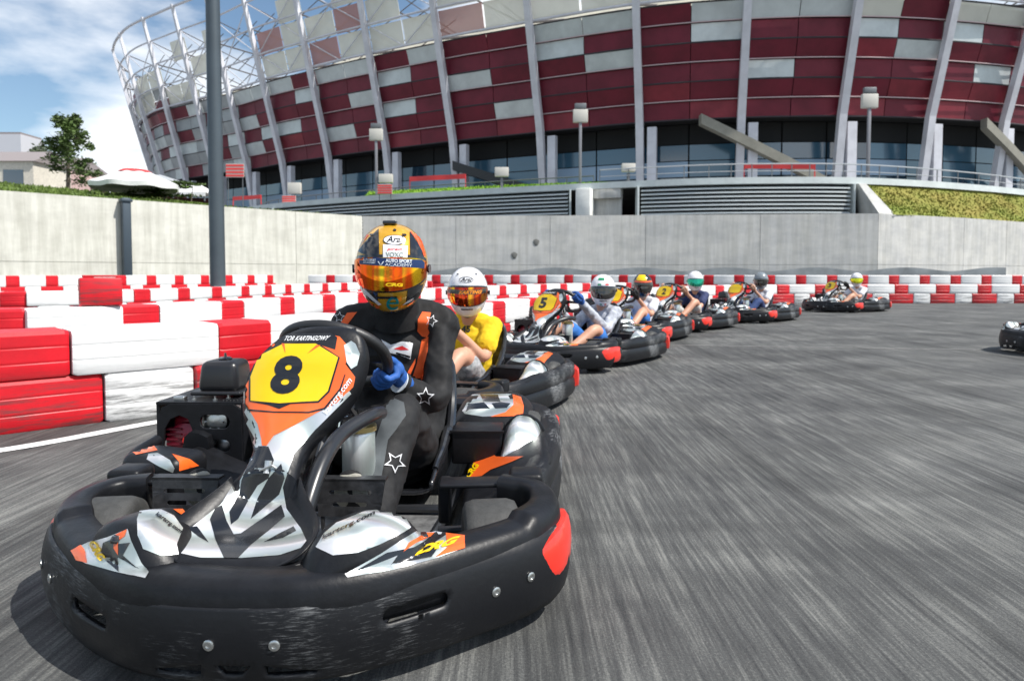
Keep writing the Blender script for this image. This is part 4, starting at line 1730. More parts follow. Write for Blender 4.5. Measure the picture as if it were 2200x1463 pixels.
sh.poly('side_panel', Hh((535, 780), (570, 800), (620, 900), (700, 970), (820, 1020), (800, 1060), (680, 1010), (590, 930), (540, 860)), HORANGE, hm, 0.003, 6)
sh.poly('side_panel', Hh((1040, 1040), (1150, 1000), (1220, 930), (1240, 950), (1160, 1040), (1060, 1070)), HORANGE, hm, 0.003, 6)
sh.poly('pale_streak', Hh((640, 815), (700, 870), (760, 930), (830, 990), (800, 1000), (730, 940), (660, 880)), HWHITE, hm, 0.0034, 4)
sh.poly('pale_streak', Hh((1165, 920), (1120, 965), (1040, 1000), (1100, 950)), HWHITE, hm, 0.0034, 4)
ov = [(965 + 120 * math.cos(a * PI / 10), 325 + 52 * math.sin(a * PI / 10)) for a in range(20)]
sh.poly('badge', Hh(*ov), HBLACK, hm, 0.0030, 5)
ov = [(965 + 112 * math.cos(a * PI / 10), 325 + 45 * math.sin(a * PI / 10)) for a in range(20)]
sh.poly('badge', Hh(*ov), HWHITE, hm, 0.0036, 5)
sh.text('badge_lettering', 'Arai', Hh((880, 352), (1050, 352), (1050, 288), (880, 288)), HBLACK, hm, 0.0044, bold=0.02, shear=0.3)
sh.poly('badge', Hh((845, 370), (1100, 385), (1095, 520), (845, 505)), HWHITE, hm, 0.0030, 6)
sh.text('badge_lettering', 'yamaha', Hh((885, 435), (1050, 440), (1050, 412), (885, 407)), REDV, hm, 0.004, bold=0.02, shear=0.3) if False else \
    sh.text('badge_lettering', 'pirelli', Hh((885, 440), (1045, 443), (1045, 408), (885, 405)), REDV, hm, 0.004, bold=0.02, shear=0.3)
sh.text('badge_lettering', 'VOXC', Hh((872, 500), (1050, 505), (1050, 455), (872, 450)), mat('print_grey', (0.2, 0.25, 0.22), 0.5), hm, 0.004)
sv = Skin(p1, [vz])
NAVY = mat('visor_strip_navy', (0.008, 0.028, 0.11), 0.35)
sv.poly('visor_strip', Hh((600, 492), (760, 503), (960, 518), (1120, 525), (1275, 528), (1272, 618), (1120, 608), (950, 600), (760, 588), (600, 575)), NAVY, vz, 0.0022, 6)
strip_ = sv.poly('visor_strip', Hh((600, 494), (760, 505), (765, 530), (600, 520)), NAVY, vz, 0.0022, 6)
PALE = mat('print_pale', (0.75, 0.8, 0.85), 0.5)
sv.text('strip_lettering', 'AUTO SPORT', Hh((870, 555), (1145, 565), (1145, 528), (870, 517)), PALE, vz, 0.003, bold=0.03)
sv.text('strip_lettering', 'ACADEMY', Hh((865, 592), (1145, 603), (1145, 572), (865, 562)), PALE, vz, 0.003, bold=0.0)
sv.text('strip_lettering', 'AUTO SPORT', Hh((640, 543), (770, 548), (770, 522), (640, 518)), PALE, vz, 0.003)
sv.text('strip_lettering', 'ACADEMY', Hh((640, 565), (770, 570), (770, 552), (640, 548)), PALE, vz, 0.003)
sv.poly('strip_mark', Hh((800, 545), (822, 580), (845, 545), (858, 545), (832, 582), (812, 582), (788, 545)), PALE, vz, 0.003, 3)
sv.text('visor_lettering', 'CRG', Hh((865, 805), (1045, 808), (1050, 772), (875, 768)), YELLOW, vz, 0.003, bold=0.06) or \
    sh.text('visor_lettering', 'CRG', Hh((865, 805), (1045, 808), (1050, 772), (875, 768)), YELLOW, hm, 0.008, bold=0.06)
sh.text('chin_letter', 'e', Hh((880, 1045), (1000, 1045), (1010, 915), (880, 915)), mat('print_teal', (0.0, 0.25, 0.25), 0.4), hm, 0.004, bold=0.0, shear=0.1)
b = MB()
h = sh.hit(650 + 965 / 4.877, 450 + 222 / 4.877)
b.tube([h[0] - h[1] * 0.002, h[0] + h[1] * 0.004], 0.006, 12)
b.build('vent_screw', HBLACK, hm)
top_ = D1['P'](0.3, 1.5, 0.0)
b = MB()
b.rbox(D1['P'](0.0, 1.35, 0.006), (0.03, 0.05, 0.014), 0.004)
b.build('top_vent', HBLACK, hm)
# suit vinyl and patches
sb = Skin(p1, [D1['body']])
bd = D1['body']
K5 = lambda *p: CP(p, 3.25, 680, 650)
sb.poly('sleeve_stripe', K5((740, 66), (800, 72), (785, 130), (780, 180), (792, 210), (775, 245), (735, 235), (705, 200), (708, 120)), SUITO, bd, 0.003, 5)
sb.poly('sleeve_stripe', K5((735, 262), (785, 240), (780, 340), (755, 440), (745, 500), (762, 578), (692, 578), (672, 510), (700, 430), (722, 330)), SUITO, bd, 0.003, 5)
sb.poly('sleeve_stripe', K5((692, 388), (690, 420), (645, 535), (612, 535), (650, 460)), SUITO, bd, 0.003, 5)
sb.poly('sleeve_stripe', K5((215, 75), (285, 68), (205, 168), (160, 160)), SUITO, bd, 0.003, 5)
sb.poly('chest_patch', K5((452, 258), (520, 295), (600, 272), (672, 285), (655, 395), (580, 365), (520, 352), (490, 320)), HWHITE, bd, 0.003, 5)
sb.poly('chest_patch', K5((540, 325), (600, 300), (645, 330), (590, 332)), REDV, bd, 0.0042, 4)
sb.poly('chest_patch', K5((560, 345), (655, 372), (652, 385), (555, 356)), HBLACK, bd, 0.0042, 4)


def star(sk_, parent, cx, cy, r, rot, m, sx=1.0, w=0.17, **kw):
    """outlined star with an open side, as embroidered on the suit"""
    o_, i_ = [], []
    for k in range(10):
        a = rot + k * PI / 5
        q = r if k % 2 == 0 else r * 0.45
        o_.append((cx + q * math.cos(a) * sx, cy + q * math.sin(a)))
        q2 = q * (1 - w) - (0 if k % 2 else r * 0.12)
        i_.append((cx + q2 * math.cos(a) * sx, cy + q2 * math.sin(a)))
    return sk_.poly('star_mark', o_, m, parent, 0.003, 3.0, holes=[i_], **kw)


star(sb, bd, 848, 993, 24, -0.9, LOGO)
star(sb, bd, 913, 852, 20, -1.5, LOGO)
star(sb, bd, 927, 690, 14, -1.2, LOGO)
star(sb, bd, 730, 682, 12, -1.5, LOGO)
sb.poly('leg_panel', K5((500, 672), (545, 672), (610, 700), (622, 790), (560, 880), (500, 960), (480, 1080), (450, 1240), (440, 1300), (330, 1235), (360, 1120), (400, 1000), (450, 850), (485, 740)), SUITG, bd, 0.003, 6)
sb.text('collar_lettering', 'international', K5((410, 108), (540, 106), (540, 94), (410, 95)), PALE, bd, 0.003)
sb.text('collar_lettering', 'KARTING CLUB', K5((410, 130), (540, 128), (540, 112), (410, 114)), PALE, bd, 0.003) if False else None
# black cuff strap of the glove with white piping
cl = D1['cufs'][0]
# ---- dark collar of the suit
b = MB()
nk = Vector(SEATP['neck'])
hd = D1['head']
b.tube([nk + Vector((0.012, 0, -0.02)), nk.lerp(hd, 0.25) + Vector((0.012, 0, 0)), nk.lerp(hd, 0.42) + Vector((0.01, 0, 0))], [0.096, 0.086, 0.082], 20)
b.build('collar', SUIT, bd)
for cf_, ix_ in ((D1['cufs'][0], -4), (D1['cufs'][1], 27)):
    w_ = KP['rim'][ix_]
    b = MB()
    b.tube([cf_.lerp(w_, 0.10), cf_.lerp(w_, 0.28)], [0.040, 0.039], 16)
    b.build('cuff_strap', GLOVEK, p1)
    b = MB()
    b.tube([cf_.lerp(w_, 0.28), cf_.lerp(w_, 0.31)], [0.0405, 0.0405], 16)
    b.build('cuff_piping', PALE, p1)


# ------------------------------------------------------------------ the other karts: copies of the first, each with its own number
def other_kart(cx, cy, th, num, label, w=62):
    k = copy_tree(kart)
    k.location = (cx, cy, 0)
    k.rotation_euler = (0, 0, rot_to(th))
    tag(k, label, 'go-kart', 'go-karts racing in a line')
    nz_ = [c for c in COL.objects if c.parent is k and c.name.startswith('nose_cone')][0]
    if num:
        number(nz_, num, w)
    bpy.context.view_layer.update()
    return k


def mat_of(k):
    return Matrix.Translation(k.location) @ Matrix.Rotation(k.rotation_euler.z, 4, 'Z')


YELTEE = mat('tshirt_yellow', (0.74, 0.48, 0.008), 0.9, vary=0.08, vscale=8)
WTEE = mat('tshirt_white', (0.62, 0.63, 0.68), 0.85, vary=0.12, vscale=8)
NAVYTEE = mat('tshirt_navy', (0.02, 0.03, 0.09), 0.85, vary=0.15)
HOODIE = mat('hoodie_grey', (0.36, 0.38, 0.43), 0.9, vary=0.35, vscale=14)
GREYSH = mat('shorts_grey', (0.42, 0.43, 0.44), 0.9, col2=(0.16, 0.17, 0.18), vscale=22)
BLUESH = mat('shorts_blue', (0.03, 0.16, 0.50), 0.85, vary=0.2)
NAVYSH = mat('jeans_navy', (0.02, 0.045, 0.14), 0.85, vary=0.25)
PALESH = mat('shorts_pale', (0.5, 0.5, 0.48), 0.9, vary=0.1)

k2 = other_kart(-0.50, 4.30, R(22), '6', 'second go-kart, partly hidden behind the racer with the gold helmet')
D2 = make_person(mat_of(k2), 'driver in bright yellow t-shirt with plain white helmet and orange visor', YELTEE, 'short', GREYSH, 'short', GLOVEK, HWHITE, VIS_RED, 'vents',
                 yaw=0.40, pitch=-0.06, voxel=0.009, hand_idx=(3, 22), pose=kid(0.752, -0.26, 0.12))
s2 = Skin(D2['root'], [D2['helmet']])
J = lambda *p: CP(p, 3.6575, 900, 550)
ov = [(373 + 56 * math.cos(a * PI / 10), 188 + 24 * math.sin(a * PI / 10)) for a in range(20)]
iv = [(373 + 52 * math.cos(a * PI / 10), 188 + 20 * math.sin(a * PI / 10)) for a in range(20)]
s2.poly('badge', J(*ov), HBLACK, D2['helmet'], 0.003, 3, holes=[J(*iv)])
s2.text('badge_lettering', 'Arai', J((330, 200), (418, 200), (418, 172), (330, 172)), HBLACK, D2['helmet'], 0.004, bold=0.02, shear=0.3)
s2v = Skin(D2['root'], [D2['visor']])
OR2 = mat('print_orange', (0.85, 0.28, 0.02), 0.4)
s2v.poly('visor_strip', J((225, 258), (330, 268), (450, 266), (528, 255), (526, 290), (440, 303), (330, 303), (228, 292)), HBLACK, D2['visor'], 0.002, 4)
s2v.text('strip_lettering', 'KARTING', J((312, 302), (492, 296), (496, 268), (318, 274)), OR2, D2['visor'], 0.003, bold=0.05, shear=0.25)
ty = [c for c in COL.objects if c.parent is D2['root'] and c.name.startswith('shirt')][0]
s2b = Skin(D2['root'], [ty])
s2b.text('print_lettering', '45', J((335, 600), (405, 600), (405, 550), (335, 550)), GLOVEK, ty, 0.004, bold=0.04)

k3 = other_kart(0.62, 6.85, R(32), '5', 'go-kart with yellow number 5 plate driven by a boy in grey hoodie', 58)
D3 = make_person(mat_of(k3), 'driver in grey hoodie and blue shorts with white, green and red helmet', HOODIE, 'long', BLUESH, 'short', GLOVEB, HWHITE, VIS_DARK, 'tricolour',
                 yaw=0.45, pitch=-0.05, voxel=0.011, hand_idx=(3, 22), pose=kid(0.70, -0.37, 0.15, (0.04, 0.26, 0.32)))
k4 = other_kart(1.54, 9.12, R(26), '7', 'go-kart with number 7 plate between the hoodie driver and the green-visor driver')
D4 = make_person(mat_of(k4), 'driver in white t-shirt and blue shorts with yellow, orange and black helmet', WTEE, 'short', BLUESH, 'short', GLOVEK, HBLACK, VIS_DARK, 'yellow',
                 yaw=0.35, pitch=-0.1, voxel=0.014, pose=kid(0.71))
k5 = other_kart(2.69, 10.97, R(36), '12', 'go-kart with number 12 plate, fifth in the line', 84)
D5 = make_person(mat_of(k5), 'driver in navy t-shirt with white helmet, green visor and bare raised knee', NAVYTEE, 'short', PALESH, 'short', SKIN, HWHITE, VIS_GREEN, 'plain',
                 yaw=0.55, pitch=-0.05, voxel=0.014, pose=kid(0.75, -0.36, 0.12, (-0.02, 0.26, 0.42)))
k6 = other_kart(4.42, 12.79, R(40), '11', 'go-kart with orange plate, sixth in the line, its driver in jeans', 62)
D6 = make_person(mat_of(k6), 'driver in white t-shirt and dark jeans with dark grey helmet', WTEE, 'short', NAVYSH, 'long', SKIN, mat('helmet_grey', (0.20, 0.23, 0.25), 0.25, coat=0.7), VIS_DARK, 'plain',
                 yaw=0.30, pitch=-0.12, voxel=0.014, pose=kid(0.74))
k7 = other_kart(7.75, 15.95, R(54), '3', 'last go-kart in the line, alone by the barrier on the right')
D7 = make_person(mat_of(k7), 'driver in pale top with white helmet and yellow visor in the last kart', WTEE, 'short', GREYSH, 'short', GLOVEK, HWHITE, VIS_YEL, 'plain',
                 yaw=0.6, pitch=-0.05, voxel=0.016, pose=kid(0.73))
k8 = other_kart(6.48, 7.35, R(95), '9', 'go-kart at the right edge of the picture, only its black nose showing')
D8 = make_person(mat_of(k8), 'driver of the kart at the right edge, outside the picture', mat('hoodie_black', (0.03, 0.03, 0.03), 0.9), 'long', NAVYSH, 'long', GLOVEK,
                 mat('helmet_red', (0.6, 0.02, 0.02), 0.2, coat=0.7), VIS_DARK, 'plain', voxel=0.016)

# ------------------------------------------------------------------ red and white interlocking barriers
WBAR = mat('barrier_white_plastic', (0.80, 0.80, 0.79), 0.45, vary=0.05, vscale=3, bump=(12, 0.15, 0.01))
RBAR = mat('barrier_red_plastic', (0.62, 0.008, 0.018), 0.42, vary=0.12, vscale=3, bump=(12, 0.15, 0.01))


def dirty(m, z1):
    """scuffs and tyre marks low on the block"""
    n, l = m.node_tree.nodes, m.node_tree.links
    b = n['Principled BSDF']
    src = b.inputs['Base Color'].links[0].from_socket
    tc = n.new('ShaderNodeTexCoord')
    sp = n.new('ShaderNodeSeparateXYZ')
    l.new(tc.outputs['Object'], sp.inputs[0])
    geo = n.new('ShaderNodeObjectInfo')
    add = n.new('ShaderNodeVectorMath')
    add.operation = 'ADD'
    l.new(tc.outputs['Object'], add.inputs[0])
    l.new(geo.outputs['Location'], add.inputs[1])
    mp = n.new('ShaderNodeMapping')
    mp.inputs['Scale'].default_value = (1.6, 1.6, 16)
    l.new(add.outputs[0], mp.inputs['Vector'])
    nz = n.new('ShaderNodeTexNoise')
    nz.inputs['Scale'].default_value = 1.6
    nz.inputs['Detail'].default_value = 6
    nz.inputs['Roughness'].default_value = 0.7
    l.new(mp.outputs['Vector'], nz.inputs['Vector'])
    mr = n.new('ShaderNodeMapRange')
    mr.inputs['From Min'].default_value = 0.36
    mr.inputs['From Max'].default_value = 0.14
    mr.inputs['To Min'].default_value = 0
    mr.inputs['To Max'].default_value = 1
    l.new(sp.outputs['Z'], mr.inputs['Value'])
    rp = n.new('ShaderNodeValToRGB')
    rp.color_ramp.elements[0].position = 0.47
    rp.color_ramp.elements[1].position = 0.60
    l.new(nz.outputs['Fac'], rp.inputs['Fac'])
    mu = n.new('ShaderNodeMath')
    mu.operation = 'MULTIPLY'
    l.new(mr.outputs['Result'], mu.inputs[0])
    l.new(rp.outputs['Color'], mu.inputs[1])
    m2 = n.new('ShaderNodeMath')
    m2.operation = 'MULTIPLY'
    m2.inputs[1].default_value = 0.75
    l.new(mu.outputs[0], m2.inputs[0])
    mx = n.new('ShaderNodeMix')
    mx.data_type = 'RGBA'
    mx.inputs['B'].default_value = (0.05, 0.05, 0.05, 1)
    l.new(m2.outputs[0], mx.inputs['Factor'])
    l.new(src, mx.inputs['A'])
    l.new(mx.outputs['Result'], b.inputs['Base Color'])


dirty(WBAR, 0.3)
dirty(RBAR, 0.3)


def barrier_mesh(name, Lu, Ll, m, H=0.55, D=0.34, zs=0.285):
    b = MB()
    g = 0.006

    def half(L, z0, z1, fine):
        prof = []
        nr = 3
        hgt = (z1 - z0)
        for k in range(nr):
            a = z0 + hgt * k / nr
            c = z0 + hgt * (k + 1) / nr
            i = 0.004
            prof += [(0.0 if k else 0.008, a + (0.0 if k == 0 else 0.006)), (0.0, a + 0.014), (0.0, c - 0.008), (i, c - 0.003)]
        prof[-2:] = [(0.0, z1 - 0.022), (0.020, z1)]
        loop_ = [(y, z) for y, z in prof] + [(D - y, z) for y, z in reversed(prof)]
        rings = []
        for x, s_ in ((-L / 2 + g, 0.94), (-L / 2 + g + 0.02, 1.0), (L / 2 - g - 0.02, 1.0), (L / 2 - g, 0.94)):
            rings.append([Vector((x, D / 2 + (y - D / 2) * s_, (z0 + z1) / 2 + (z - (z0 + z1) / 2) * s_)) for y, z in loop_])
        b.loft(rings)
    half(Ll, 0.0, zs, 1)
    half(Lu, zs + 0.004, H, 1)
    me = bpy.data.meshes.new(name)
    me.from_pydata([tuple(p) for p in b.v], [], b.f)
    return me


WU, RU, WLo, RLo = 0.82, 0.40, 0.50, 0.72
o_w = link('white_barrier', barrier_mesh('white_barrier', WU, WLo, WBAR), WBAR, None, True, 30)
o_r = link('red_barrier', barrier_mesh('red_barrier', RU, RLo, RBAR), RBAR, None, True, 30)
first = {'w': True, 'r': True}
T_w = link('tall_white_barrier', barrier_mesh('w2', WU, WLo, WBAR, 0.80, 0.34, 0.42), WBAR, None, True, 30)
T_r = link('tall_red_barrier', barrier_mesh('r2', RU, RLo, RBAR, 0.80, 0.34, 0.42), RBAR, None, True, 30)
used = set()


def ordinal(n):
    if n <= 12:
        return ['first', 'second', 'third', 'fourth', 'fifth', 'sixth', 'seventh', 'eighth', 'ninth', 'tenth', 'eleventh', 'twelfth'][n - 1]
    return f"{n}{'th' if 10 <= n % 100 <= 20 else {1: 'st', 2: 'nd', 3: 'rd'}.get(n % 10, 'th')}"


def barrier_row(path, where, white=o_w, red=o_r, phase=0.0):
    """blocks along a curve; depth points away from the camera side"""
    P_ = cr(path, 16)
    cum = [0]
    for i in range(1, len(P_)):
        cum.append(cum[-1] + (P_[i] - P_[i - 1]).length)

    def at(s):
        s = max(0, min(cum[-1] - 1e-6, s))
        for i in range(1, len(cum)):
            if cum[i] >= s:
                break
        t = (s - cum[i - 1]) / (cum[i] - cum[i - 1])
        return P_[i - 1].lerp(P_[i], t)
    s = phase
    k = 0
    while s < cum[-1] - 0.5:
        k += 1
        for kind, base, L in (('w', white, WU), ('r', red, RU)):
            c = s + (WU / 2 if kind == 'w' else WU + RU / 2)
            p, q0, q1 = at(c), at(c - 0.3), at(c + 0.3)
            d = (q1 - q0).normalized()
            if base.name in used:
                o = base.copy()
                COL.objects.link(o)
            else:
                o = base
                used.add(base.name)
            o.location = (p.x, p.y, 0)
            o.rotation_euler = (0, 0, math.atan2(d.y, d.x) + random.uniform(-0.012, 0.012))
            colr = 'white' if kind == 'w' else 'red'
            tag(o, f'{ordinal(k)} {colr} block from the left in {where}', 'barrier', f'{colr} plastic barrier blocks in {where}')
        s += WU + RU


# row nearest the camera, curving away behind the karts
barrier_row([(-4.03, 2.20), (-3.35, 2.97), (-2.76, 3.64), (-2.30, 4.03), (-1.80, 4.55), (-1.42, 5.25), (-0.98, 6.05), (-0.42, 7.15), (0.0, 8.2), (0.75, 10.0), (2.2, 13.0),
             (3.9, 16.4), (6.2, 18.9), (9.5, 19.9), (15, 20.0), (20, 19.8)], 'the front row just behind the karts', phase=-0.18 + 1.22)
barrier_row([(-9.5, 5.0), (-6.6, 5.7), (-4.6, 6.1), (-3.9, 6.8), (-3.3, 8.1), (-2.9, 10.0), (-2.2, 13.0), (-1.0, 17.0), (1.5, 21.5), (4, 24.0)], 'the second row', phase=0.35)
barrier_row([(-16, 10.5), (-9.2, 12.0), (-7.8, 13.6), (-7.0, 17.0), (-6.0, 23), (-3.6, 29)], 'the third row beside the lamp mast', phase=0.2)
barrier_row([(-9.5, 31.5), (-3, 31.5), (4, 30.5), (10, 28.3), (18, 27.6), (27, 27.6)], 'the tall rear row before the grey wall', white=T_w, red=T_r, phase=0.1)
for p_, nm in (((-17, 34.5), 'x'),):
    barrier_row([(-18, 21), (-14.5, 27), (-11.5, 32.5)], 'the row at the foot of the cream wall', white=T_w, red=T_r, phase=0.1)
# a loose red block standing on the second row
b = MB()
b.rbox((0, 0, 0.14), (0.36, 0.30, 0.27), 0.02, 2)
b.rbox((0, 0, 0.29), (0.30, 0.24, 0.02), 0.008, 2)
o = b.build('red_block', RBAR)
o.location = (-4.07, 6.75, 0.555)
o.rotation_euler = (0, 0, 0.6)
tag(o, 'single small red block standing on top of the second row at left', 'barrier')


# ------------------------------------------------------------------ retaining walls
def concrete(name, c1, c2, joint=True):
    m = mat(name, c1, 0.85, col2=c2, vscale=0.55, bump=(14, 0.25, 0.01), stretch=(1, 1, 2.2))
    n, l = m.node_tree.nodes, m.node_tree.links
    b = n['Principled BSDF']
    src = b.inputs['Base Color'].links[0].from_socket
    tc = n.new('ShaderNodeTexCoord')
    mp = n.new('ShaderNodeMapping')
    mp.inputs['Scale'].default_value = (1.3, 1.3, 0.10)
    l.new(tc.outputs['Object'], mp.inputs['Vector'])
    nz = n.new('ShaderNodeTexNoise')
    nz.inputs['Scale'].default_value = 2.2
    nz.inputs['Detail'].default_value = 8
    nz.inputs['Roughness'].default_value = 0.7
    l.new(mp.outputs['Vector'], nz.inputs['Vector'])
    rp = n.new('ShaderNodeValToRGB')
    rp.color_ramp.elements[0].position = 0.38
    rp.color_ramp.elements[0].color = (0.80, 0.80, 0.78, 1)
    rp.color_ramp.elements[1].position = 0.6
    rp.color_ramp.elements[1].color = (1, 1, 1, 1)
    l.new(nz.outputs['Fac'], rp.inputs['Fac'])
    mx = n.new('ShaderNodeMix')
    mx.data_type = 'RGBA'
    mx.blend_type = 'MULTIPLY'
    mx.inputs['Factor'].default_value = 1
    l.new(src, mx.inputs['A'])
    l.new(rp.outputs['Color'], mx.inputs['B'])
    l.new(mx.outputs['Result'], b.inputs['Base Color'])
    return m


CONC = concrete('concrete_grey', (0.62, 0.61, 0.58), (0.50, 0.50, 0.49))
CONCW = concrete('concrete_cream', (0.68, 0.67, 0.60), (0.58, 0.57, 0.51))
FASC = mat('fascia_grey', (0.62, 0.67, 0.66), 0.6, vary=0.08, vscale=1)
GRASS = mat('grass_blades', (0.17, 0.21, 0.02), 0.9, col2=(0.25, 0.21, 0.04), vscale=0.35, stretch=(0.6, 0.6, 1.5))
GRASSL = mat('grass_bright', (0.16, 0.30, 0.02), 0.9, vary=0.3, vscale=2)
PAVE = mat('forecourt_paving', (0.20, 0.20, 0.20), 0.85, vary=0.15, vscale=0.5)
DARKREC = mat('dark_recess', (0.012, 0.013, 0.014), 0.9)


def wall_panels(name, pts, zt, th, m, label, plen=6.0):
    """long wall built of cast panels with recessed joints"""
    w = empty(name, (pts[0][0], pts[0][1], 0), 0, label, 'wall')
    o_ = Vector((pts[0][0], pts[0][1], 0))
    for (a, b_), (ta, tb) in zip(zip(pts[:-1], pts[1:]), zip(zt[:-1], zt[1:])):
        a, b_ = Vector((*a, 0)), Vector((*b_, 0))
        L = (b_ - a).length
        n = max(1, round(L / plen))
        d = (b_ - a) / n
        t = d.normalized()
        back = Vector((-t.y, t.x, 0))
        for k in range(n):
            p, q = a + d * k + t * 0.02, a + d * (k + 1) - t * 0.02
            for (f0, f1) in ((0, 0.30), (0.306, 1.0)):
                za0 = ta + (tb - ta) * k / n
                za1 = ta + (tb - ta) * (k + 1) / n
                b = MB()
                v = []
                for off in (0, th):
                    for pt, zz in ((p, za0), (q, za1)):
                        v += [pt + back * off - o_ + Vector((0, 0, zz * f0)), pt + back * off - o_ + Vector((0, 0, zz * f1))]
                b.add(v, [(0, 2, 3, 1), (4, 5, 7, 6), (0, 1, 5, 4), (2, 6, 7, 3), (1, 3, 7, 5), (0, 4, 6, 2)])
                b.build('wall_panel', m, w, smooth=False)
        b = MB()
        v = []
        for off in (0.03, th - 0.03):
            v += [a + back * off - o_, a + back * off - o_ + Vector((0, 0, ta - 0.03)), b_ + back * off - o_, b_ + back * off - o_ + Vector((0, 0, tb - 0.03))]
        b.add(v, [(0, 2, 3, 1), (4, 5, 7, 6), (0, 1, 5, 4), (2, 6, 7, 3), (1, 3, 7, 5), (0, 4, 6, 2)])
        b.build('wall_core', m, w, smooth=False)
    return w


WZ = 4.8
wall_panels('retaining_wall', [(-34, 22), (-24.3, 32.4), (-17.2, 40.0), (-10.25, 47)], [WZ] * 4, 0.4, CONCW, 'long cream sunlit concrete wall on the left behind the barriers', 5)
wall_panels('retaining_wall', [(-10.25, 47), (9, 46.2), (24, 44.9), (32, 48.5), (42, 54), (60, 66)], [WZ] * 6, 0.4, CONC, 'grey concrete wall across the back, under the louvres', 6.5)
# flexible skirt along the foot of the wall
b = MB()
rings = []
for k in range(90):
    x = -10 + 42 * k / 89
    y = 46.9 - (x + 10) * 0.06
    zz = 1.02 + 0.26 * abs(math.sin(x * 0.55)) ** 1.5
    rings.append([Vector((x, y - 0.12, 0)), Vector((x, y - 0.16 + 0.05 * math.sin(x * 3), zz * 0.5)), Vector((x, y - 0.1, zz))])
b.loft(rings, cap=False, closed=False)
tag(b.build('tarpaulin', mat('tarpaulin_grey', (0.22, 0.24, 0.25), 0.7, vary=0.2, vscale=0.8)), 'grey sagging tarpaulin along the foot of the concrete wall', 'tarpaulin')
# dark drain column on the left wall
b = MB()
b.rbox((-20.35, 36.15, 2.42), (0.42, 0.42, 4.84), 0.05, 2, rot=Matrix.Rotation(0.8, 3, 'Z'))
b.rbox((-20.35, 36.15, 0.1), (0.7, 0.7, 0.2), 0.03, 2, rot=Matrix.Rotation(0.8, 3, 'Z'))
b.rbox((-20.35, 36.15, 4.7), (0.55, 0.55, 0.15), 0.03, 2, rot=Matrix.Rotation(0.8, 3, 'Z'))
tag(b.build('steel_post', mat('steel_dark_blue', (0.05, 0.07, 0.09), 0.5, metal=0.3)), 'dark steel post against the cream wall', 'post')

# tall lamp mast crossing the picture
mast = empty('lamp_mast', (-7.32, 17.0, 0), 0, 'tall dark grey lamp mast in front of the cream wall', 'lamp post')
b = MB()
b.lathe([(0.185, 0), (0.18, 2), (0.17, 6), (0.15, 12), (0.14, 15)], n=20)
b.build('mast_tube', mat('mast_paint', (0.075, 0.095, 0.11), 0.4, metal=0.3, vary=0.1, vscale=1), mast)
b = MB()
b.lathe([(0.42, 0), (0.42, 0.03), (0.24, 0.035), (0.22, 0.3), (0.186, 0.32)], n=20)
b.build('mast_base', DARKM, mast)
for sg in (-1, 1):
    b = MB()
    b.tube([(0, 0, 14.9), (sg * 0.9, 0, 15.2)], 0.05, 8)
    b.rbox((sg * 1.2, 0, 15.2), (0.9, 0.4, 0.16), 0.04, 2)
    b.build('lamp_head', DARKM, mast)

# ------------------------------------------------------------------ podium, its fascia, louvres and grass banks
FZ = 7.55
FC = cr([(-60, 118), (-44, 95), (-34, 80), (-26.7, 69), (-15, 60.5), (-3.7, 54.8), (5.2, 51), (13, 48.3), (19, 47.6), (24.3, 47.9), (31, 50), (40.5, 54.5), (54, 63), (75, 80)], 8)


def along(curve, z0, z1, d0=0.0, d1=0.0, keep=None):
    b = MB()
    A_, B_ = [], []
    for i, p in enumerate(curve):
        t = (curve[min(i + 1, len(curve) - 1)] - curve[max(i - 1, 0)]).normalized()
        n = Vector((-t.y, t.x))
        if keep and not keep(p):
            continue
        A_.append(Vector((p.x + n.x * d0, p.y + n.y * d0, z0)))
        B_.append(Vector((p.x + n.x * d1, p.y + n.y * d1, z1)))
    return A_, B_


b = MB()
a0, _ = along(FC, FZ - 0.45, 0)
a1, _ = along(FC, FZ, 0)
a2, _ = along(FC, FZ, 0, 0.6)
a3, _ = along(FC, FZ - 0.45, 0, 0.6)
b.loft([[a0[i], a1[i], a2[i], a3[i]] for i in range(len(a0))])
b.build('podium_edge', FASC, smooth=False, kind='structure')
b = MB()
a, _ = along(FC, FZ - 0.1, 0, 0.55)
c = [Vector((p.x * 1.0, 400, FZ - 0.1)) for p in a]
b.loft([a, c], cap=False, closed=False)
b.build('forecourt', PAVE, smooth=False, kind='structure')
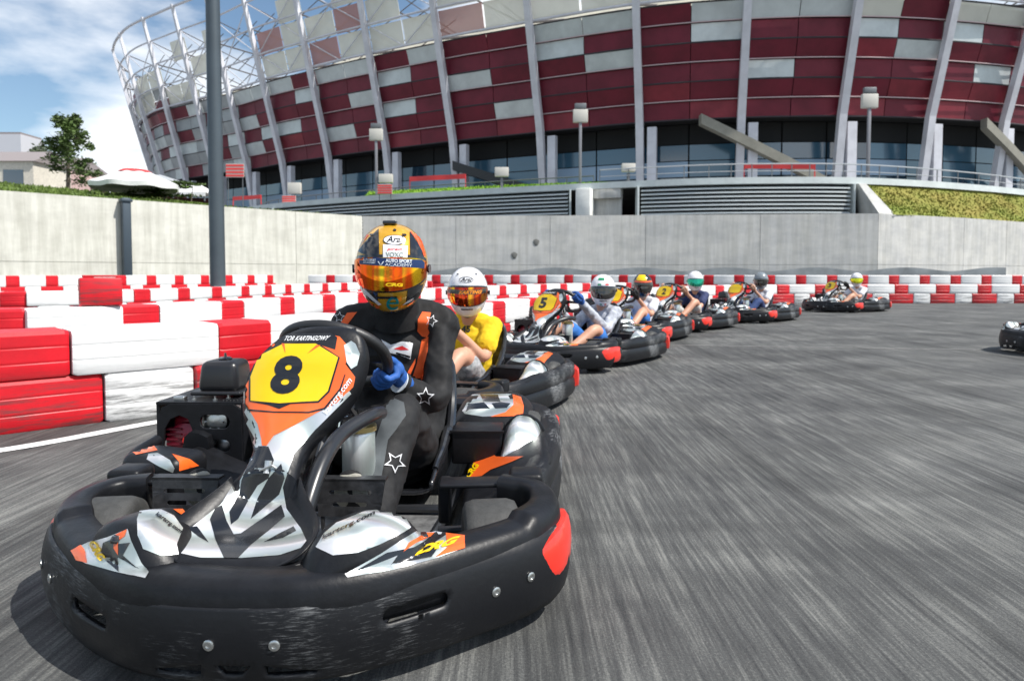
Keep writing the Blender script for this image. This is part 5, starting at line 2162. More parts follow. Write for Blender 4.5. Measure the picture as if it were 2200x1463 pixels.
# louvre banks: separate slats, each a long bent aluminium blade
SLAT = mat('louvre_aluminium', (0.66, 0.70, 0.70), 0.5, metal=0.2)
for lo, hi, lab in ((-24, 4.4, 'long dark louvre bank under the podium edge, left of the white pier'), (8.3, 23.9, 'dark louvre bank under the podium edge, right of the white pier')):
    sub = [p for p in FC if lo <= p.x <= hi]
    rt = empty('louvre_bank', (sub[0].x, sub[0].y, WZ - 0.2), 0, lab, 'louvre')
    o_ = Vector((sub[0].x, sub[0].y, WZ - 0.2))
    for k in range(9):
        z = 4.52 + 0.285 * k
        b = MB()
        r = []
        for (dd, dz) in ((0.06, 0.05), (0.34, 0.14), (0.36, 0.11), (0.06, -0.04)):
            A_, _ = along(sub, z + dz, 0, dd)
            r.append(A_)
        b.loft([[r[j][i] - o_ for j in range(4)] for i in range(len(r[0]))])
        b.build('slat', SLAT, rt, smooth=False)
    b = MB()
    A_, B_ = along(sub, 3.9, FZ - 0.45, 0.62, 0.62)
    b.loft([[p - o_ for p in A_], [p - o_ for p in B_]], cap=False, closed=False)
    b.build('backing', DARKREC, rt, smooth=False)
    for p, s_ in ((sub[0], -1), (sub[-1], 1)):
        b = MB()
        b.box((p.x + s_ * 0.2 - o_.x, p.y + 0.3 - o_.y, 5.5 - o_.z), (0.12, 0.9, 3.2))
        b.build('end_frame', FASC, rt, smooth=False)
# pale pier between the louvre banks
pier = empty('concrete_pier', (6.4, 50.2, 0), 0, 'pale concrete pier between the two louvre banks', 'pier')
b = MB()
b.rbox((-1.0, 0.6, 5.6), (1.1, 1.2, 3.0), 0.05, 2, rot=Matrix.Rotation(-0.38, 3, 'Z'))
b.build('pier_block', mat('pier_white', (0.80, 0.80, 0.76), 0.8, vary=0.1, vscale=1), pier)
b = MB()
b.rbox((0.7, 0.9, 5.3), (2.2, 0.3, 2.2), 0.03, 2, rot=Matrix.Rotation(-0.38, 3, 'Z'))
b.rbox((0.6, 0.7, 6.75), (2.3, 0.9, 0.7), 0.03, 2, rot=Matrix.Rotation(-0.38, 3, 'Z'))
b.build('pier_recess', CONC, pier)
# end cheek of the louvres on the right
b = MB()
b.add([(24.0, 47.6, 7.1), (24.5, 47.6, 7.1), (25.4, 45.4, 4.7), (24.4, 45.4, 4.7), (24.0, 48.1, 7.1), (24.5, 48.1, 7.1), (25.4, 48.1, 4.2), (24.4, 48.1, 4.2)],
      [(0, 1, 2, 3), (4, 7, 6, 5), (1, 5, 6, 2), (0, 3, 7, 4), (0, 4, 5, 1), (3, 2, 6, 7)])
tag(b.build('concrete_cheek', CONC, smooth=False), 'sloping concrete cheek at the right end of the louvres', 'ramp wall')


def bank(name, top, bot, m, n=24, lump=0.12, **props):
    """sloping grass surface between two curves"""
    b = MB()
    T_, B_ = cr(top, n // (len(top) - 1)), cr(bot, n // (len(bot) - 1))
    k = min(len(T_), len(B_))
    rings = []
    for i in range(k):
        rings.append([T_[i].lerp(B_[i], j / 8) + Vector((0, 0, lump * noise.noise(T_[i].lerp(B_[i], j / 8) * 0.8))) for j in range(9)])
    b.loft(rings, cap=False, closed=False)
    return b.build(name, m, **props)


def tufts(name, T_, B_, n, m, h=(0.12, 0.3), seed=1, **props):
    rnd = random.Random(seed)
    T_, B_ = cr(T_, 10), cr(B_, 10)
    b = MB()
    for _ in range(n):
        u = rnd.random() * (min(len(T_), len(B_)) - 1.001)
        i = int(u)
        f = u - i
        v = rnd.random()
        p = T_[i].lerp(T_[i + 1], f).lerp(B_[i].lerp(B_[i + 1], f), v)
        a = rnd.random() * PI
        w = 0.05 + 0.06 * rnd.random()
        hh = rnd.uniform(*h)
        dx, dy = math.cos(a) * w, math.sin(a) * w
        b.add([(p.x - dx, p.y - dy, p.z - 0.03), (p.x + dx, p.y + dy, p.z - 0.03), (p.x + rnd.uniform(-.08, .08), p.y + rnd.uniform(-.08, .08), p.z + hh)], [(0, 1, 2)])
    return b.build(name, m, smooth=False, kind='stuff', **props)


RT = [(24.5, 48.0, 7.05), (31, 50.2, 7.05), (40.5, 54.7, 7.05), (54, 63.2, 7.05), (75, 80, 7.05)]
RB = [(25.3, 45.4, 4.75), (32, 48.8, 4.75), (42, 54.4, 4.7), (52, 61, 4.7), (72, 77, 4.7)]
RB = [(25.3, 45.4, 4.75), (31.6, 48.6, 4.75), (41.8, 54.2, 4.75), (53.5, 62.0, 4.75), (72, 77, 4.75)]
bank('grass_bank', RT, RB, GRASS, kind='structure')
tufts('grass', RT, RB, 7000, GRASS, h=(0.04, 0.12), seed=3)
GT = [(-13, 60.2, FZ + 0.05), (-3.4, 56.3, FZ + 0.05), (5.4, 52.6, FZ + 0.05), (9.5, 51.2, FZ + 0.05)]
GB = [(-13, 62.5, FZ + 0.75), (-3.0, 58.8, FZ + 0.75), (6.0, 55.2, FZ + 0.6), (9.5, 53.8, FZ + 0.2)]
bank('lawn_strip', GB, GT, GRASSL, lump=0.05, kind='structure')
tufts('grass', GB, GT, 3000, GRASSL, h=(0.06, 0.16), seed=5)
LT = [(-44, 32, 6.6), (-32.0, 41.0, 6.4), (-24, 48.0, 6.0), (-16.5, 53.5, 5.0)]
LB = [(-34.2, 22.4, WZ), (-24.5, 32.8, WZ), (-17.5, 40.4, WZ), (-10.5, 47.4, WZ)]
LB = [(-33.8, 22.7, WZ), (-26.5, 30.6, WZ), (-18.6, 39.1, WZ), (-10.5, 47.4, WZ)]
GRASSD = mat('grass_dark', (0.085, 0.13, 0.02), 0.9, vary=0.35, vscale=2)
bank('grass_slope', LT, LB, GRASSD, kind='structure')
tufts('grass', LT, LB, 6000, GRASSD, h=(0.06, 0.18), seed=6)
b = MB()
b.add([(-44, 32, 6.6), (-24, 48, 6.0), (-16.5, 53.5, 5.0), (-26, 68, 7.0), (-60, 118, 7.4), (-200, 118, 7.4), (-200, 32, 6.6)], [(0, 1, 2, 3, 4, 5, 6)])
b.build('upper_ground', PAVE, smooth=False, kind='structure')

# ------------------------------------------------------------------ stadium
LOWZ = 16.4
SC = cr([(-60, 175), (-68, 150), (-66, 130), (-58, 117), (-48, 109), (-37.9, 102), (-30.5, 96), (-24.5, 92), (-18.4, 88), (-6.6, 81), (0, 77.6), (12.4, 71.7), (22, 69.2),
         (31.8, 68.4), (42.3, 69.5), (54.4, 72.8), (66, 79), (77, 88), (86, 100)], 12)
cum = [0]
for i in range(1, len(SC)):
    cum.append(cum[-1] + (SC[i] - SC[i - 1]).length)


def sat(s):
    s = max(0.01, min(cum[-1] - 0.01, s))
    for i in range(1, len(cum)):
        if cum[i] >= s:
            break
    t = (s - cum[i - 1]) / (cum[i] - cum[i - 1])
    p = SC[i - 1].lerp(SC[i], t)
    d = (SC[min(i + 1, len(SC) - 1)] - SC[max(i - 2, 0)]).normalized()
    return p, Vector((d.y, -d.x)), d


def spt(s, z, off=0.0, lean=0.26):
    p, n, d = sat(s)
    o_ = off + lean * (z - LOWZ)
    return Vector((p.x + n.x * o_, p.y + n.y * o_, z))


# arc position of the column that stands upright in the picture
s0 = min(range(len(SC)), key=lambda i: abs(1100 + SC[i].x / SC[i].y * FPX - 1583))
s0 = cum[s0]


def s_at(u):
    """arc length of the facade curve seen at picture position u"""
    best = min(range(20, len(SC)), key=lambda i: abs(1100 + SC[i].x / SC[i].y * FPX - u) + (1000 if SC[i].y > 125 and u > 500 else 0))
    for i in (best, best - 1):
        if 0 <= i < len(SC) - 1:
            a, b_ = (1100 + SC[q].x / SC[q].y * FPX for q in (i, i + 1))
            if a <= u <= b_:
                return cum[i] + (cum[i + 1] - cum[i]) * (u - a) / (b_ - a)
    return cum[best]


COLS = {k: s_at(u) for k, u in zip(range(-5, 6), (548, 622, 719, 842, 983, 1167, 1374, 1584, 1792, 1975, 2130))}
COLS = {k - 2: v for k, v in COLS.items()}
for k in range(-8, -16, -1):
    COLS[k] = COLS[k + 1] - 8.4
for k in range(4, 9):
    COLS[k] = COLS[k - 1] + 9.0


def S_(x):
    """column coordinate -> arc length"""
    i = math.floor(x)
    return COLS[i] + (COLS[i + 1] - COLS[i]) * (x - i)


stad = empty('stadium', (20, 100, FZ - 0.1), 0, 'big oval stadium with leaning steel columns and red and silver facade panels', 'stadium')
SO = Vector((20, 100, FZ - 0.1))
REDPAN = mat('facade_red_panel', (0.135, 0.010, 0.024), 0.45, metal=0.3, vary=0.18, vscale=0.35)
REDPAN2 = mat('facade_red_panel_bright', (0.20, 0.022, 0.035), 0.4, metal=0.3, vary=0.18, vscale=0.35)
SILPAN = mat('facade_silver_panel', (0.56, 0.60, 0.60), 0.5, metal=0.35, vary=0.1, vscale=0.4)
SILPAN2 = mat('facade_grey_panel', (0.34, 0.36, 0.37), 0.5, metal=0.35, vary=0.1, vscale=0.4)
STEELC = mat('column_steel', (0.60, 0.60, 0.64), 0.5, metal=0.15, vary=0.1, vscale=0.5)
DSTEEL = mat('truss_steel', (0.10, 0.09, 0.09), 0.5, metal=0.4)
MEMB = mat('roof_membrane', (0.80, 0.78, 0.66), 0.7, vary=0.08, vscale=0.15)
n_, l_ = MEMB.node_tree.nodes, MEMB.node_tree.links
tb_ = n_.new('ShaderNodeBsdfTranslucent')
tb_.inputs['Color'].default_value = (0.85, 0.80, 0.66, 1)
ms_ = n_.new('ShaderNodeMixShader')
ms_.inputs['Fac'].default_value = 0.55
l_.new(n_['Principled BSDF'].outputs[0], ms_.inputs[1])
l_.new(tb_.outputs[0], ms_.inputs[2])
l_.new(ms_.outputs[0], n_['Material Output'].inputs['Surface'])
MESHP = mat('expanded_metal_mesh', (0.78, 0.77, 0.68), 0.6, alpha=0.72, vary=0.05, vscale=0.4)
MESHR = mat('expanded_metal_mesh_red', (0.50, 0.26, 0.22), 0.5, alpha=0.7)
# rows of panels read off the photograph, bottom row first; two letters per bay: r R s S
BAYS = {0: ('rR', 'Rr', 'rr', 'rr', 'rs', 'rs'), 1: ('rr', 'rr', 'sr', 'rr', 'rr', 'ss'), 2: ('Rr', 'rR', 'rr', 'Rs', 'sr', 'pr'), 3: ('Rr', 'RR', 'rs', 'rr', 'sr', 'pp'),
        -1: ('Rr', 'rr', 'rr', 'rs', 'sr', 'ss'), -2: ('rR', 'rs', 'rr', 'sr', 'rr', 'rr'), -3: ('Rr', 'rr', 'sr', 'rr', 'sr', 'rs'), -4: ('rr', 'sr', 'rr', 'rs', 'rr', 'ss'),
        -5: ('rr', 'Rr', 'sr', 'rr', 'rs', 'sr'), -6: ('rr', 'sr', 'rs', 'sr', 'rr', 'ss')}
rnd = random.Random(4)
ROWS, RH = 6, 1.76
NB0, NB1 = -12, 6
MM = {'r': REDPAN, 'R': REDPAN2, 's': SILPAN, 'S': SILPAN2, 'p': MESHP, 'q': MESHR}


def slab(name, pts, th, n, m, parent, **props):
    b = MB()
    v = [p - SO for p in pts] + [p - SO - n * th for p in pts]
    b.add(v, [(0, 1, 2, 3), (7, 6, 5, 4), (0, 4, 5, 1), (1, 5, 6, 2), (2, 6, 7, 3), (3, 7, 4, 0)])
    return b.build(name, m, parent, smooth=False, **props)


for bay in range(NB0, NB1):
    sa = bay - 1
    extra = 1 if bay == -8 else (2 if bay == -9 else (3 if bay < -9 else 0))
    for row in range(ROWS + extra):
        z0 = LOWZ + RH * row
        z1 = z0 + RH
        code = BAYS[bay][row] if bay in BAYS and row < 6 else ''.join(rnd.choice('rSrsSS' if bay < 0 else 'rRrs') for _ in range(2))
        for h_ in range(2):
            a0_, a1_ = S_(sa + h_ / 2) + 0.04, S_(sa + (h_ + 1) / 2) - 0.04
            # shingled: even rows stand proud at the foot, odd ones tuck under
            pr0, pr1 = (0.28, 0.02) if row % 2 == 0 else (0.16, 0.30)
            n3 = Vector((*sat((a0_ + a1_) / 2)[1], 0))
            slab('facade_panel', [spt(a0_, z0 + 0.05, pr0), spt(a1_, z0 + 0.05, pr0), spt(a1_, z1 - 0.03, pr1), spt(a0_, z1 - 0.03, pr1)], 0.08, n3, MM[code[h_]], stad)
    # thin bright edge strips below alternate rows
for row in range(ROWS + 1):
    b = MB()
    ss = [S_(NB0 - 1 + k / 4) for k in range((NB1 - NB0) * 4 + 1)]
    z = LOWZ + RH * row
    r = 0.06 if row % 2 else 0.09
    b.tube([spt(s, z, 0.36 if row % 2 else 0.25) - SO for s in ss], r, 6)
    b.build('facade_rail', mat('rail_pale_pink', (0.55, 0.42, 0.42), 0.4, metal=0.3) if row % 2 else mat('rail_dark', (0.03, 0.025, 0.03), 0.6), stad)
# dark inner wall behind the panels
b = MB()
ss = [S_(NB0 - 1 + k / 4) for k in range((NB1 - NB0) * 4 + 1)]
b.loft([[spt(s, z, -0.6) - SO for z in (LOWZ + 0.1, 22, LOWZ + ROWS * RH)] for s in ss], cap=False, closed=False)
b.build('inner_wall', mat('inner_wall_dark', (0.05, 0.02, 0.025), 0.8), stad)
# leaning columns with short upright feet
for k in range(NB0 - 1, NB1):
    s = S_(k)
    p, n, d = sat(s)
    b = MB()
    a = spt(s, FZ + 0.2, 0.5 + 0.26 * (LOWZ - FZ) * 0.62)
    top = spt(s, 40.0, 1.0)
    rot = Matrix(((d.x, n.x, 0), (d.y, n.y, 0), (0, 0, 1)))

    def sec(c, w, t_):
        D3 = Vector((d.x, d.y, 0))
        N3 = Vector((n.x, n.y, 0))
        return [c + D3 * w + N3 * t_ - SO, c - D3 * w + N3 * t_ - SO, c - D3 * w - N3 * t_ - SO, c + D3 * w - N3 * t_ - SO]
    b.loft([sec(a, 0.38, 0.3), sec(spt(s, LOWZ, 0.9), 0.38, 0.32), sec(spt(s, 27, 1.0), 0.35, 0.30), sec(top, 0.18, 0.2)])
    b.build('column', STEELC, stad, smooth=False)
    b = MB()
    f = spt(s + 1.2, FZ, 0.3 + 0.26 * (LOWZ - FZ))
    f2 = Vector((f.x, f.y, LOWZ - 0.6))
    b.loft([sec(f, 0.46, 0.34), sec(f2, 0.46, 0.34)])
    b.build('column_foot', STEELC, stad, smooth=False)
# ground-floor glazing
GLASSB = mat('facade_glass_blue', (0.02, 0.05, 0.08), 0.06, metal=0.0, spec=1.0, coat=1.0)
GLASSP = mat('blind_pale_blue', (0.30, 0.42, 0.55), 0.4)
GLASSM = mat('glass_mid_blue', (0.05, 0.12, 0.18), 0.15, spec=1.0, coat=0.6)
for bay in range(-9, NB1):
    sa = bay - 1
    for h_ in range(2):
        a0_, a1_ = S_(sa + h_ / 2) + 0.08, S_(sa + (h_ + 1) / 2) - 0.08
        n3 = Vector((*sat((a0_ + a1_) / 2)[1], 0))
        of = -1.6 + 0.26 * (LOWZ - 12)
        q = lambda s, z: Vector((*(sat(s)[0] + sat(s)[1] * (-2.2)), z))
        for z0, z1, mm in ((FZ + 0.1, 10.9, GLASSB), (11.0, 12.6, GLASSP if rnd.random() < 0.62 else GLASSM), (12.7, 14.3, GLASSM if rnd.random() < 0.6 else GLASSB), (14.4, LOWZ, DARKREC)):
            slab('window_pane', [q(a0_, z0), q(a1_, z0), q(a1_, z1), q(a0_, z1)], 0.06, n3, mm, stad)
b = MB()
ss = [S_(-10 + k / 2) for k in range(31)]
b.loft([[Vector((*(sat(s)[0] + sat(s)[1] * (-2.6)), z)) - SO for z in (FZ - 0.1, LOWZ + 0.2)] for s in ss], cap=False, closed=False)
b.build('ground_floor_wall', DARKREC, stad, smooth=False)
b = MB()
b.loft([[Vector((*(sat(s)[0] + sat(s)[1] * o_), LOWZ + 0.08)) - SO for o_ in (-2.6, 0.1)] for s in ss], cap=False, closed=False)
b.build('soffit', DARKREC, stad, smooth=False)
# open truss zone and mesh above the panels
topz = LOWZ + ROWS * RH
for zi, (z, off, r) in enumerate(((topz + 0.3, 0.6, 0.16), (30.2, 0.9, 0.13), (33.4, 0.9, 0.13), (36.6, 0.9, 0.13), (39.8, 0.9, 0.2))):
    b = MB()
    b.tube([spt(s, z, off) - SO for s in [S_(NB0 - 1 + k / 4) for k in range((NB1 - NB0) * 4 + 1)]], r, 6)
    b.build('ring_tube', STEELC, stad)
for bay in range(NB0, NB1):
    sa = bay - 1
    for row in range(4):
        z0, z1 = topz + 0.3 + row * 2.9, topz + 0.3 + (row + 1) * 2.9
        for h_ in range(2):
            if rnd.random() < (0.93 if bay > -6 else 0.35) - 0.12 * row:
                a0_, a1_ = S_(sa + h_ / 2) + 0.1, S_(sa + (h_ + 1) / 2) - 0.1
                n3 = Vector((*sat((a0_ + a1_) / 2)[1], 0))
                slab('mesh_panel', [spt(a0_, z0 + 0.1, 0.3), spt(a1_, z0 + 0.1, 0.3), spt(a1_, z1 - 0.1, 0.3), spt(a0_, z1 - 0.1, 0.3)], 0.04, n3, MESHP if (rnd.random() < 0.85 or bay < -6) else MESHR, stad)
    if bay < -2:
        for q in range(3):
            for h_ in range(2):
                b = MB()
                za, zb = topz + 0.3 + 3.1 * q, topz + 3.4 + 3.1 * q
                b.tube([spt(S_(sa + h_ / 2), za if (q + h_) % 2 else zb, 0.6) - SO, spt(S_(sa + (h_ + 1) / 2), zb if (q + h_) % 2 else za, 0.6) - SO], 0.07, 5)
                b.build('brace_tube', STEELC, stad)
                b = MB()
                b.tube([spt(S_(sa + h_ / 2), za, -1.5) - SO, spt(S_(sa + (h_ + 1) / 2), zb, -3.5) - SO], 0.06, 5)
                b.build('brace_tube', DSTEEL, stad)
    b = MB()
    e0, e1 = spt(S_(sa), topz + 0.3, 0.3), spt(S_(sa + 1), 33.4, 0.5)
    i0, i1 = spt(S_(sa + 0.5), 31.5, -14), spt(S_(sa + 1), topz, -7)
    b.tube([e0 - SO, i0 - SO], 0.12, 6)
    b.build('truss_tie', DSTEEL, stad)
    b = MB()
    b.tube([spt(S_(sa), 33.4, 0.5) - SO, i0 - SO], 0.10, 6)
    b.build('truss_tie', DSTEEL, stad)
    b = MB()
    b.tube([i0 - SO, spt(S_(sa + 1.5), 31.5, -14) - SO], 0.14, 6)
    b.build('inner_chord', DSTEEL, stad)
    b = MB()
    b.tube([spt(S_(sa), 36.6, 0.5) - SO, i0 - SO], 0.07, 6)
    b.build('truss_tie', DSTEEL, stad)
    for h_ in range(2):
        b = MB()
        rings = []
        for i in range(5):
            s = S_(sa + (h_ + i / 4) / 2)
            rings.append([spt(s, z, o_) + Vector((0, 0, 0.25 * math.sin(i * PI / 4))) - SO for o_, z in ((-1.5, topz + 0.2), (-8, topz + 3.2), (-16, 33.5), (-24, 35.0))])
        b.loft(rings, cap=False, closed=False)
        b.build('roof_membrane', MEMB, stad)
# diagonal stair flights running down in front of the glazing
for sA, sB, zA, zB, lab in ((S_(-0.4), S_(0.95), 16.2, 9.2, 'a'), (S_(2.7), S_(3.7), 16.0, 9.6, 'b'), (S_(-3.0), S_(-1.9), 13.4, 9.2, 'c')):
    b = MB()
    P0 = [Vector((*(sat(s)[0] + sat(s)[1] * 0.9), zA + (zB - zA) * (s - sA) / (sB - sA))) - SO for s in [sA + (sB - sA) * k / 8 for k in range(9)]]
    r_ = [[p + Vector((0, -0.5, 0.5)), p + Vector((0, 0.5, 0.5)), p + Vector((0, 0.5, -0.5)), p + Vector((0, -0.5, -0.5))] for p in P0]
    b.loft(r_)
    b.build('stair_flight', mat('stair_concrete', (0.26, 0.25, 0.21), 0.8, vary=0.12, vscale=0.6) if lab != 'c' else DARKM, stad, smooth=False)

# ------------------------------------------------------------------ things on the podium


def wpt(u, v, Y):
    r = pray(u, v)
    t = Y / r.y
    return Vector((r.x * t, Y, CAMZ + r.z * t))


HEADW = mat('sign_white', (0.55, 0.53, 0.48), 0.5)
POST = mat('post_grey', (0.16, 0.17, 0.18), 0.5, metal=0.3)
for u, v, Y, lab in ((808, 290, 60, 'left of the middle, above the gold helmet'), (1247, 250, 54, 'in the middle, above the white pier'), (1868, 218, 50, 'on the right, above the grass bank')):
    p = wpt(u, v, Y)
    t = empty('sign_lamp', (p.x, p.y, FZ - 0.1), 0, f'grey post with square white head {lab}', 'lamp post')
    b = MB()
    b.rbox((0, 0, (p.z - FZ) / 2), (0.22, 0.2, p.z - FZ), 0.03, 2)
    b.build('post', mat('post_translucent_grey', (0.24, 0.24, 0.26), 0.5, metal=0.2), t)
    b = MB()
    b.rbox((0, 0, p.z - FZ + 0.1), (1.15, 0.35, 1.0), 0.05, 2)
    b.build('head', HEADW, t)
    b = MB()
    b.rbox((0, 0, p.z - FZ + 0.85), (0.9, 0.3, 0.45), 0.05, 2)
    b.build('head_cap', POST, t)
for u, v, Y, w, h_, m, lab, cat in ((633, 405, 69, 1.3, 1.1, HEADW, 'small cream box on the podium left of the gold helmet', 'box'),
                                   (829, 384, 60, 1.2, 0.75, HEADW, 'small cream box beside the red and white sign', 'box'),
                                   (1078, 370, 54.5, 1.1, 0.7, HEADW, 'small cream box right of the red banner', 'box'),
                                   (1350, 361, 51, 1.0, 0.6, HEADW, 'small cream box above the right louvre bank', 'box')):
    p = wpt(u, v, Y)
    t = empty('cabinet', (p.x, p.y, FZ - 0.1), 0, lab, cat)
    b = MB()
    b.rbox((0, 0, p.z - FZ + 0.1), (w, 0.5, h_), 0.04, 2)
    b.build('box', m, t)
    b = MB()
    b.box((0, 0, (p.z - FZ) / 2 - h_ / 4), (0.2, 0.2, max(0.2, p.z - FZ - h_ / 2)))
    b.build('pedestal', POST, t)
REDSIGN = mat('sign_red', (0.70, 0.05, 0.05), 0.5)
for u, v, Y, w, h_, lab in ((505, 367, 72, 1.9, 1.4, 'red and white striped sign right of the lamp mast'), (827, 407, 57, 1.2, 0.8, 'low red and white striped sign above the gold helmet'),
                            (621, 430, 65, 1.3, 0.8, 'low red and white striped sign near the left end of the louvres')):
    p = wpt(u, v, Y)
    t = empty('striped_sign', (p.x, p.y, FZ - 0.6), 0, lab, 'sign')
    b = MB()
    b.box((0, 0, p.z - FZ + 0.6), (w, 0.08, h_))
    b.build('sign_board', HEADW, t, smooth=False)
    for k in range(4):
        b = MB()
        b.box((0, -0.06, p.z - FZ + 0.6 + h_ * (k - 1.5) / 4), (w * 0.98, 0.03, h_ / 7))
        b.build('stripe', REDSIGN, t, smooth=False)
    for sg in (-1, 1):
        b = MB()
        b.box((sg * w * 0.4, 0.06, (p.z - FZ + 0.6) / 2), (0.07, 0.07, max(0.3, p.z - FZ + 0.6)))
        b.build('leg', POST, t, smooth=False)
for (u0, v0, u1, v1, Y, lab) in ((880, 385, 1000, 379, 66, 'long red banner above the gold and the white helmets'), (1600, 357, 1752, 358, 60, 'long red banner under the stair on the right'),
                                 (500, 427, 560, 423, 80, 'short red banner right of the lamp mast')):
    p, q = wpt(u0, v0, Y), wpt(u1, v1, Y - 2)
    b = MB()
    d = (q - p)
    k = 12
    rings = []
    for i in range(k + 1):
        c_ = p + d * i / k
        rings.append([c_ + Vector((0, 0.05 * math.sin(i), 0.22)), c_ + Vector((0, 0.08, 0.22)), c_ + Vector((0, 0.08, -0.22)), c_ + Vector((0, 0.05 * math.sin(i), -0.22))])
    b.loft(rings)
    for c_ in (p, q):
        b.box((c_.x, c_.y + 0.12, (c_.z + FZ) / 2), (0.08, 0.08, c_.z - FZ + 0.4))
    tag(b.build('banner', REDSIGN), lab, 'banner')
# railing along the podium edge
rail = empty('railing', (7, 51, FZ), 0, 'thin steel railing along the podium edge above the louvres', 'railing')
RO = Vector((7, 51, FZ))
sub = [p for p in FC if 6 <= p.x <= 75]
for dz in (1.05, 0.55):
    A_, _ = along(sub, FZ + dz, 0, 0.9)
    b = MB()
    b.tube([p - RO for p in A_], 0.05 if dz > 1 else 0.03, 6)
    b.build('rail', mat('rail_steel', (0.6, 0.6, 0.6), 0.35, metal=0.8), rail)
A_, _ = along(sub, FZ, 0, 0.9)
for p in A_[::2]:
    b = MB()
    b.box(p - RO + Vector((0, 0, 0.5)), (0.06, 0.06, 1.05))
    b.build('baluster', POST, rail, smooth=False)
rail2 = empty('railing', (-20, 64, FZ), 0, 'dark mesh railing along the left part of the podium edge', 'railing')
RO = Vector((-20, 64, FZ))
sub = [p for p in FC if -34 <= p.x <= 6]
A_, _ = along(sub, FZ + 1.0, 0, 3.4)
b = MB()
b.tube([p - RO for p in A_], 0.05, 6)
b.build('rail', POST, rail2)
A_, _ = along(sub, FZ, 0, 3.4)
for p in A_[::2]:
    b = MB()
    b.box(p - RO + Vector((0, 0, 0.5)), (0.07, 0.07, 1.05))
    b.build('baluster', POST, rail2, smooth=False)

# ------------------------------------------------------------------ left background: tree, parasol, stalls, hedge, houses


def leaves(c, rx, ry, rz, n, rnd_, size=0.16, cone=0.0):
    b = MB()
    clumps = [(Vector((rnd_.gauss(0, .5), rnd_.gauss(0, .5), rnd_.uniform(-1, 1))), rnd_.uniform(0.22, 0.42)) for _ in range(34)]
    for _ in range(n):
        q, r_ = rnd_.choice(clumps)
        p = q + Vector((rnd_.gauss(0, 1), rnd_.gauss(0, 1), rnd_.gauss(0, 1) * 0.45)) * r_ * 0.55
        k = 1 - cone * (p.z + 1) / 2
        if abs(p.z) > 1.1 or math.hypot(p.x, p.y) > 1.15:
            continue
        w = Vector((c[0] + p.x * rx * k, c[1] + p.y * ry * k, c[2] + p.z * rz))
        s = size * rnd_.uniform(0.6, 1.3)
        a, e_ = Vector((rnd_.uniform(-1, 1), rnd_.uniform(-1, 1), rnd_.uniform(-.5, .5))).normalized(), Vector((rnd_.uniform(-1, 1), rnd_.uniform(-1, 1), rnd_.uniform(-1, 1))).normalized()
        b.add([w + a * s, w + e_ * s * 0.5, w - a * s, w - e_ * s * 0.5], [(0, 1, 2, 3)])
    return b


LEAF = mat('leaves', (0.06, 0.10, 0.02), 0.7, vary=0.45, vscale=1.3)
TRUNK = mat('bark', (0.10, 0.08, 0.06), 0.9, vary=0.3)
for (u, Y, w, h_, seed, lab) in ((146, 46, 2.1, 5.1, 1, 'slim green tree on the bank at the left'), (86, 52, 2.6, 4.2, 2, 'grey-green shrub tree left of the slim tree')):
    base = wpt(u, 400, Y)
    t = empty('tree', (base.x, Y, 6.2), 0, lab, 'tree')
    r_ = random.Random(seed)
    b = MB()
    b.tube([(0, 0, 0), (0.05, 0, h_ * 0.4), (0, 0.05, h_ * 0.9)], [0.14, 0.10, 0.03], 8)
    for k in range(12):
        z = h_ * (0.25 + 0.055 * k)
        a = k * 2.4
        b.tube([(0, 0, z), (math.cos(a) * w * 0.7 * (1 - k / 16), math.sin(a) * w * 0.7 * (1 - k / 16), z + 0.25)], [0.035, 0.01], 6)
    b.build('trunk', TRUNK, t)
    leaves((0, 0, h_ * 0.58), w, w, h_ * 0.42, 4200, r_, 0.15, 0.62).build('crown', LEAF if seed == 1 else mat('leaves_grey', (0.12, 0.15, 0.09), 0.8, vary=0.3), t, smooth=False)
hd_ = empty('hedge', (-23.5, 44.5, 6.0), 0, 'low dark green hedge in front of the white parasol', 'hedge')
r_ = random.Random(9)
b = leaves((0, 0, 0.35), 3.2, 0.7, 0.5, 4200, r_, 0.14)
b.build('foliage', LEAF, hd_, smooth=False)
b = MB()
for k in range(7):
    b.tube([(-2.7 + 0.9 * k, 0, -0.6), (-2.6 + 0.9 * k, 0.05, 0.5)], [0.05, 0.02], 6)
b.build('stem', TRUNK, hd_)
# parasol
pc_ = wpt(290, 366, 42)
par = empty('parasol', (pc_.x, 42, 5.9), 0, 'large white parasol with red band left of the lamp mast', 'parasol')
hh = pc_.z - 5.9
b = MB()
b.tube([(0, 0, 0), (0, 0, hh)], 0.05, 8)
b.build('pole', POST, par)
CAN = mat('parasol_canvas', (0.75, 0.75, 0.75), 0.8, vary=0.05)
b = MB()
rings = []
for r, z in ((0.05, 0.12), (0.5, -0.10), (0.62, -0.26), (1.5, -0.72), (2.45, -1.15), (2.42, -1.42)):
    rings.append([Vector((r * (1 + 0.04 * math.cos(8 * a)) * math.cos(a), r * (1 + 0.04 * math.cos(8 * a)) * math.sin(a), hh + 0.25 + z + 0.03 * math.cos(8 * a) * r / 2.4)) for a in [2 * PI * k / 48 for k in range(48)]])
b.loft(rings, cap=False)
cn = b.build('canopy', CAN, par)
b = MB()
b.loft([[Vector((r * math.cos(a), r * math.sin(a), hh + 0.25 + z)) for a in [2 * PI * k / 48 for k in range(48)]] for r, z in ((0.66, -0.24), (0.95, -0.40), (0.95, -0.38), (0.66, -0.22))], cap=False)
b.build('red_band', REDSIGN, cn)
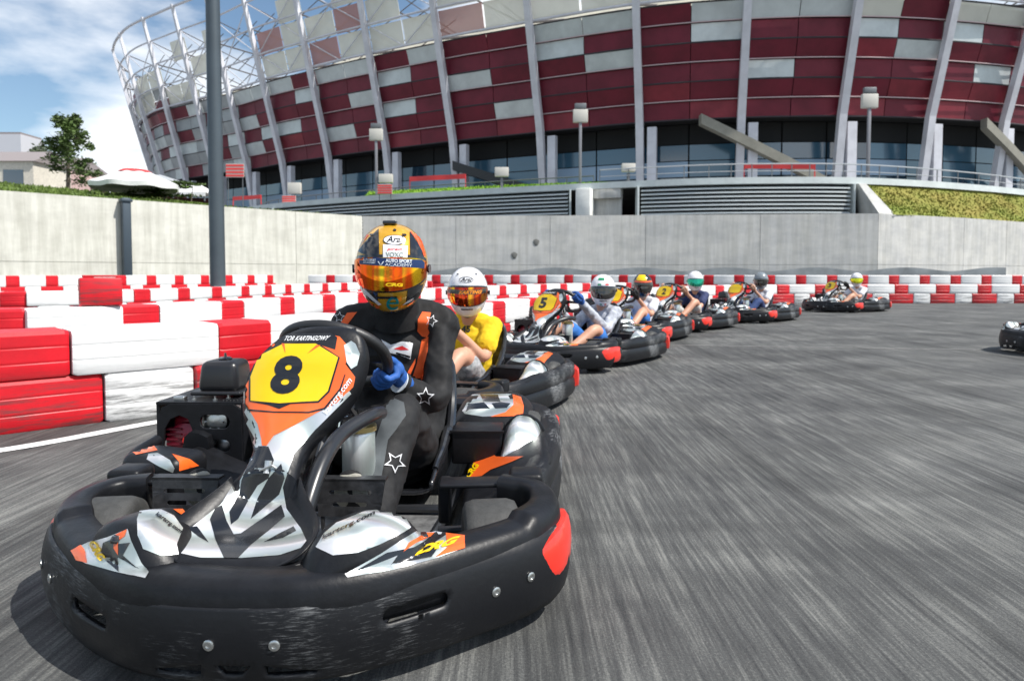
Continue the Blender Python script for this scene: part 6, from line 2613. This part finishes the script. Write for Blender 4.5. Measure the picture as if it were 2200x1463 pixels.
# white tent rows beyond and glass rail right of the parasol
for u, v, Y, w, d_, h_, m, lab, cat in ((395, 418, 52, 4.6, 3.0, 1.3, CAN, 'low white stall roof between parasol and lamp mast', 'stall'),
                                       (300, 392, 56, 7.0, 3.0, 1.0, mat('tent_grey', (0.38, 0.4, 0.42), 0.7), 'grey tent behind the white parasol', 'tent')):
    p = wpt(u, v, Y)
    t = empty('market_stall', (p.x, p.y, 6.2), 0, lab, cat)
    z = p.z - 6.2
    b = MB()
    b.add([(-w / 2, -d_ / 2, z), (w / 2, -d_ / 2, z), (w / 2, d_ / 2, z), (-w / 2, d_ / 2, z), (-w / 4, 0, z + h_ * 0.6), (w / 4, 0, z + h_ * 0.6)],
          [(0, 1, 5, 4), (1, 2, 5), (2, 3, 4, 5), (3, 0, 4), (3, 2, 1, 0)])
    b.build('roof', m, t, smooth=False)
    b = MB()
    b.box((0, -d_ / 2, z - 0.15), (w, 0.04, 0.3))
    b.build('valance', CAN, t, smooth=False)
    for sx in (-1, 1):
        for sy in (-1, 1):
            b = MB()
            b.box((sx * (w / 2 - 0.1), sy * (d_ / 2 - 0.1), z / 2), (0.08, 0.08, z))
            b.build('leg', POST, t, smooth=False)
    b = MB()
    b.box((0, d_ / 2 - 0.2, z / 2 - 0.1), (w * 0.9, 0.05, z * 0.9))
    b.build('back_cloth', mat('cloth_dark_red', (0.10, 0.03, 0.03), 0.8), t, smooth=False)
for (x, y, w, d_, h_, m, lab) in ((-39.0, 54, 11, 6, 2.6, mat('render_pink', (0.50, 0.36, 0.34), 0.8, vary=0.1), 'pink low house at the left edge'),
                                  (-35.8, 49.5, 5.5, 4, 2.3, mat('render_cream', (0.62, 0.58, 0.5), 0.8, vary=0.1), 'cream kiosk in front of the pink house'),
                                  (-88.5, 124, 4.5, 6, 19, mat('render_haze', (0.55, 0.56, 0.6), 0.9), 'distant pale tower block on the left'),
                                  (-62, 112, 26, 9, 4.6, mat('render_brown', (0.30, 0.25, 0.24), 0.9, vary=0.15), 'brownish long building behind the tree')):
    t = empty('house', (x, y, 6.3), 0, lab, 'building')
    b = MB()
    b.box((0, 0, h_ / 2), (w, d_, h_))
    b.build('wall', m, t, smooth=False)
    b = MB()
    if h_ > 8:
        b.box((0, 0, h_ + 0.2), (w * 0.9, d_ * 0.9, 0.4))
    else:
        b.loft([[Vector((-w / 2 - .2, y_, h_ + z_)) for y_, z_ in ((-d_ / 2 - .2, 0), (0, 1.0), (d_ / 2 + .2, 0))], [Vector((w / 2 + .2, y_, h_ + z_)) for y_, z_ in ((-d_ / 2 - .2, 0), (0, 1.0), (d_ / 2 + .2, 0))]])
    b.build('roof', mat('roof_grey', (0.25, 0.22, 0.22), 0.8), t, smooth=False)
    if h_ > 8:
        continue
    nx, nz_ = max(2, int(w / 2)), max(1, int(h_ / 2.6))
    for i in range(nx):
        for j in range(nz_):
            b = MB()
            b.box((-w / 2 + w * (i + 0.5) / nx, -d_ / 2 - 0.01, h_ * (j + 0.5) / nz_), (w / nx * 0.5, 0.06, h_ / nz_ * 0.5))
            b.build('window', GLASSB, t, smooth=False)

# two dark spalls in the grey wall
gw = [o for o in COL.objects if o.name.startswith('retaining_wall') and 'grey' in o.get('label', '')][0]
for u, v in ((1152, 521), (1105, 549)):
    q = wpt(u, v, 46.4)
    yw = 47 - (q.x + 10.25) * 0.0416
    q = wpt(u, v, yw)
    b = MB()
    c0 = q - Vector((gw.location.x, gw.location.y, 0))
    b.loft([[c0 + Vector((r * math.cos(a) * (1 + 0.2 * math.sin(3 * a)), dy, r * 1.2 * math.sin(a))) for a in [k * PI / 6 for k in range(12)]] for r, dy in ((0.20, -0.012), (0.16, -0.03))])
    b.build('tie_hole', mat('spalled_dark', (0.16, 0.16, 0.15), 0.9), gw)
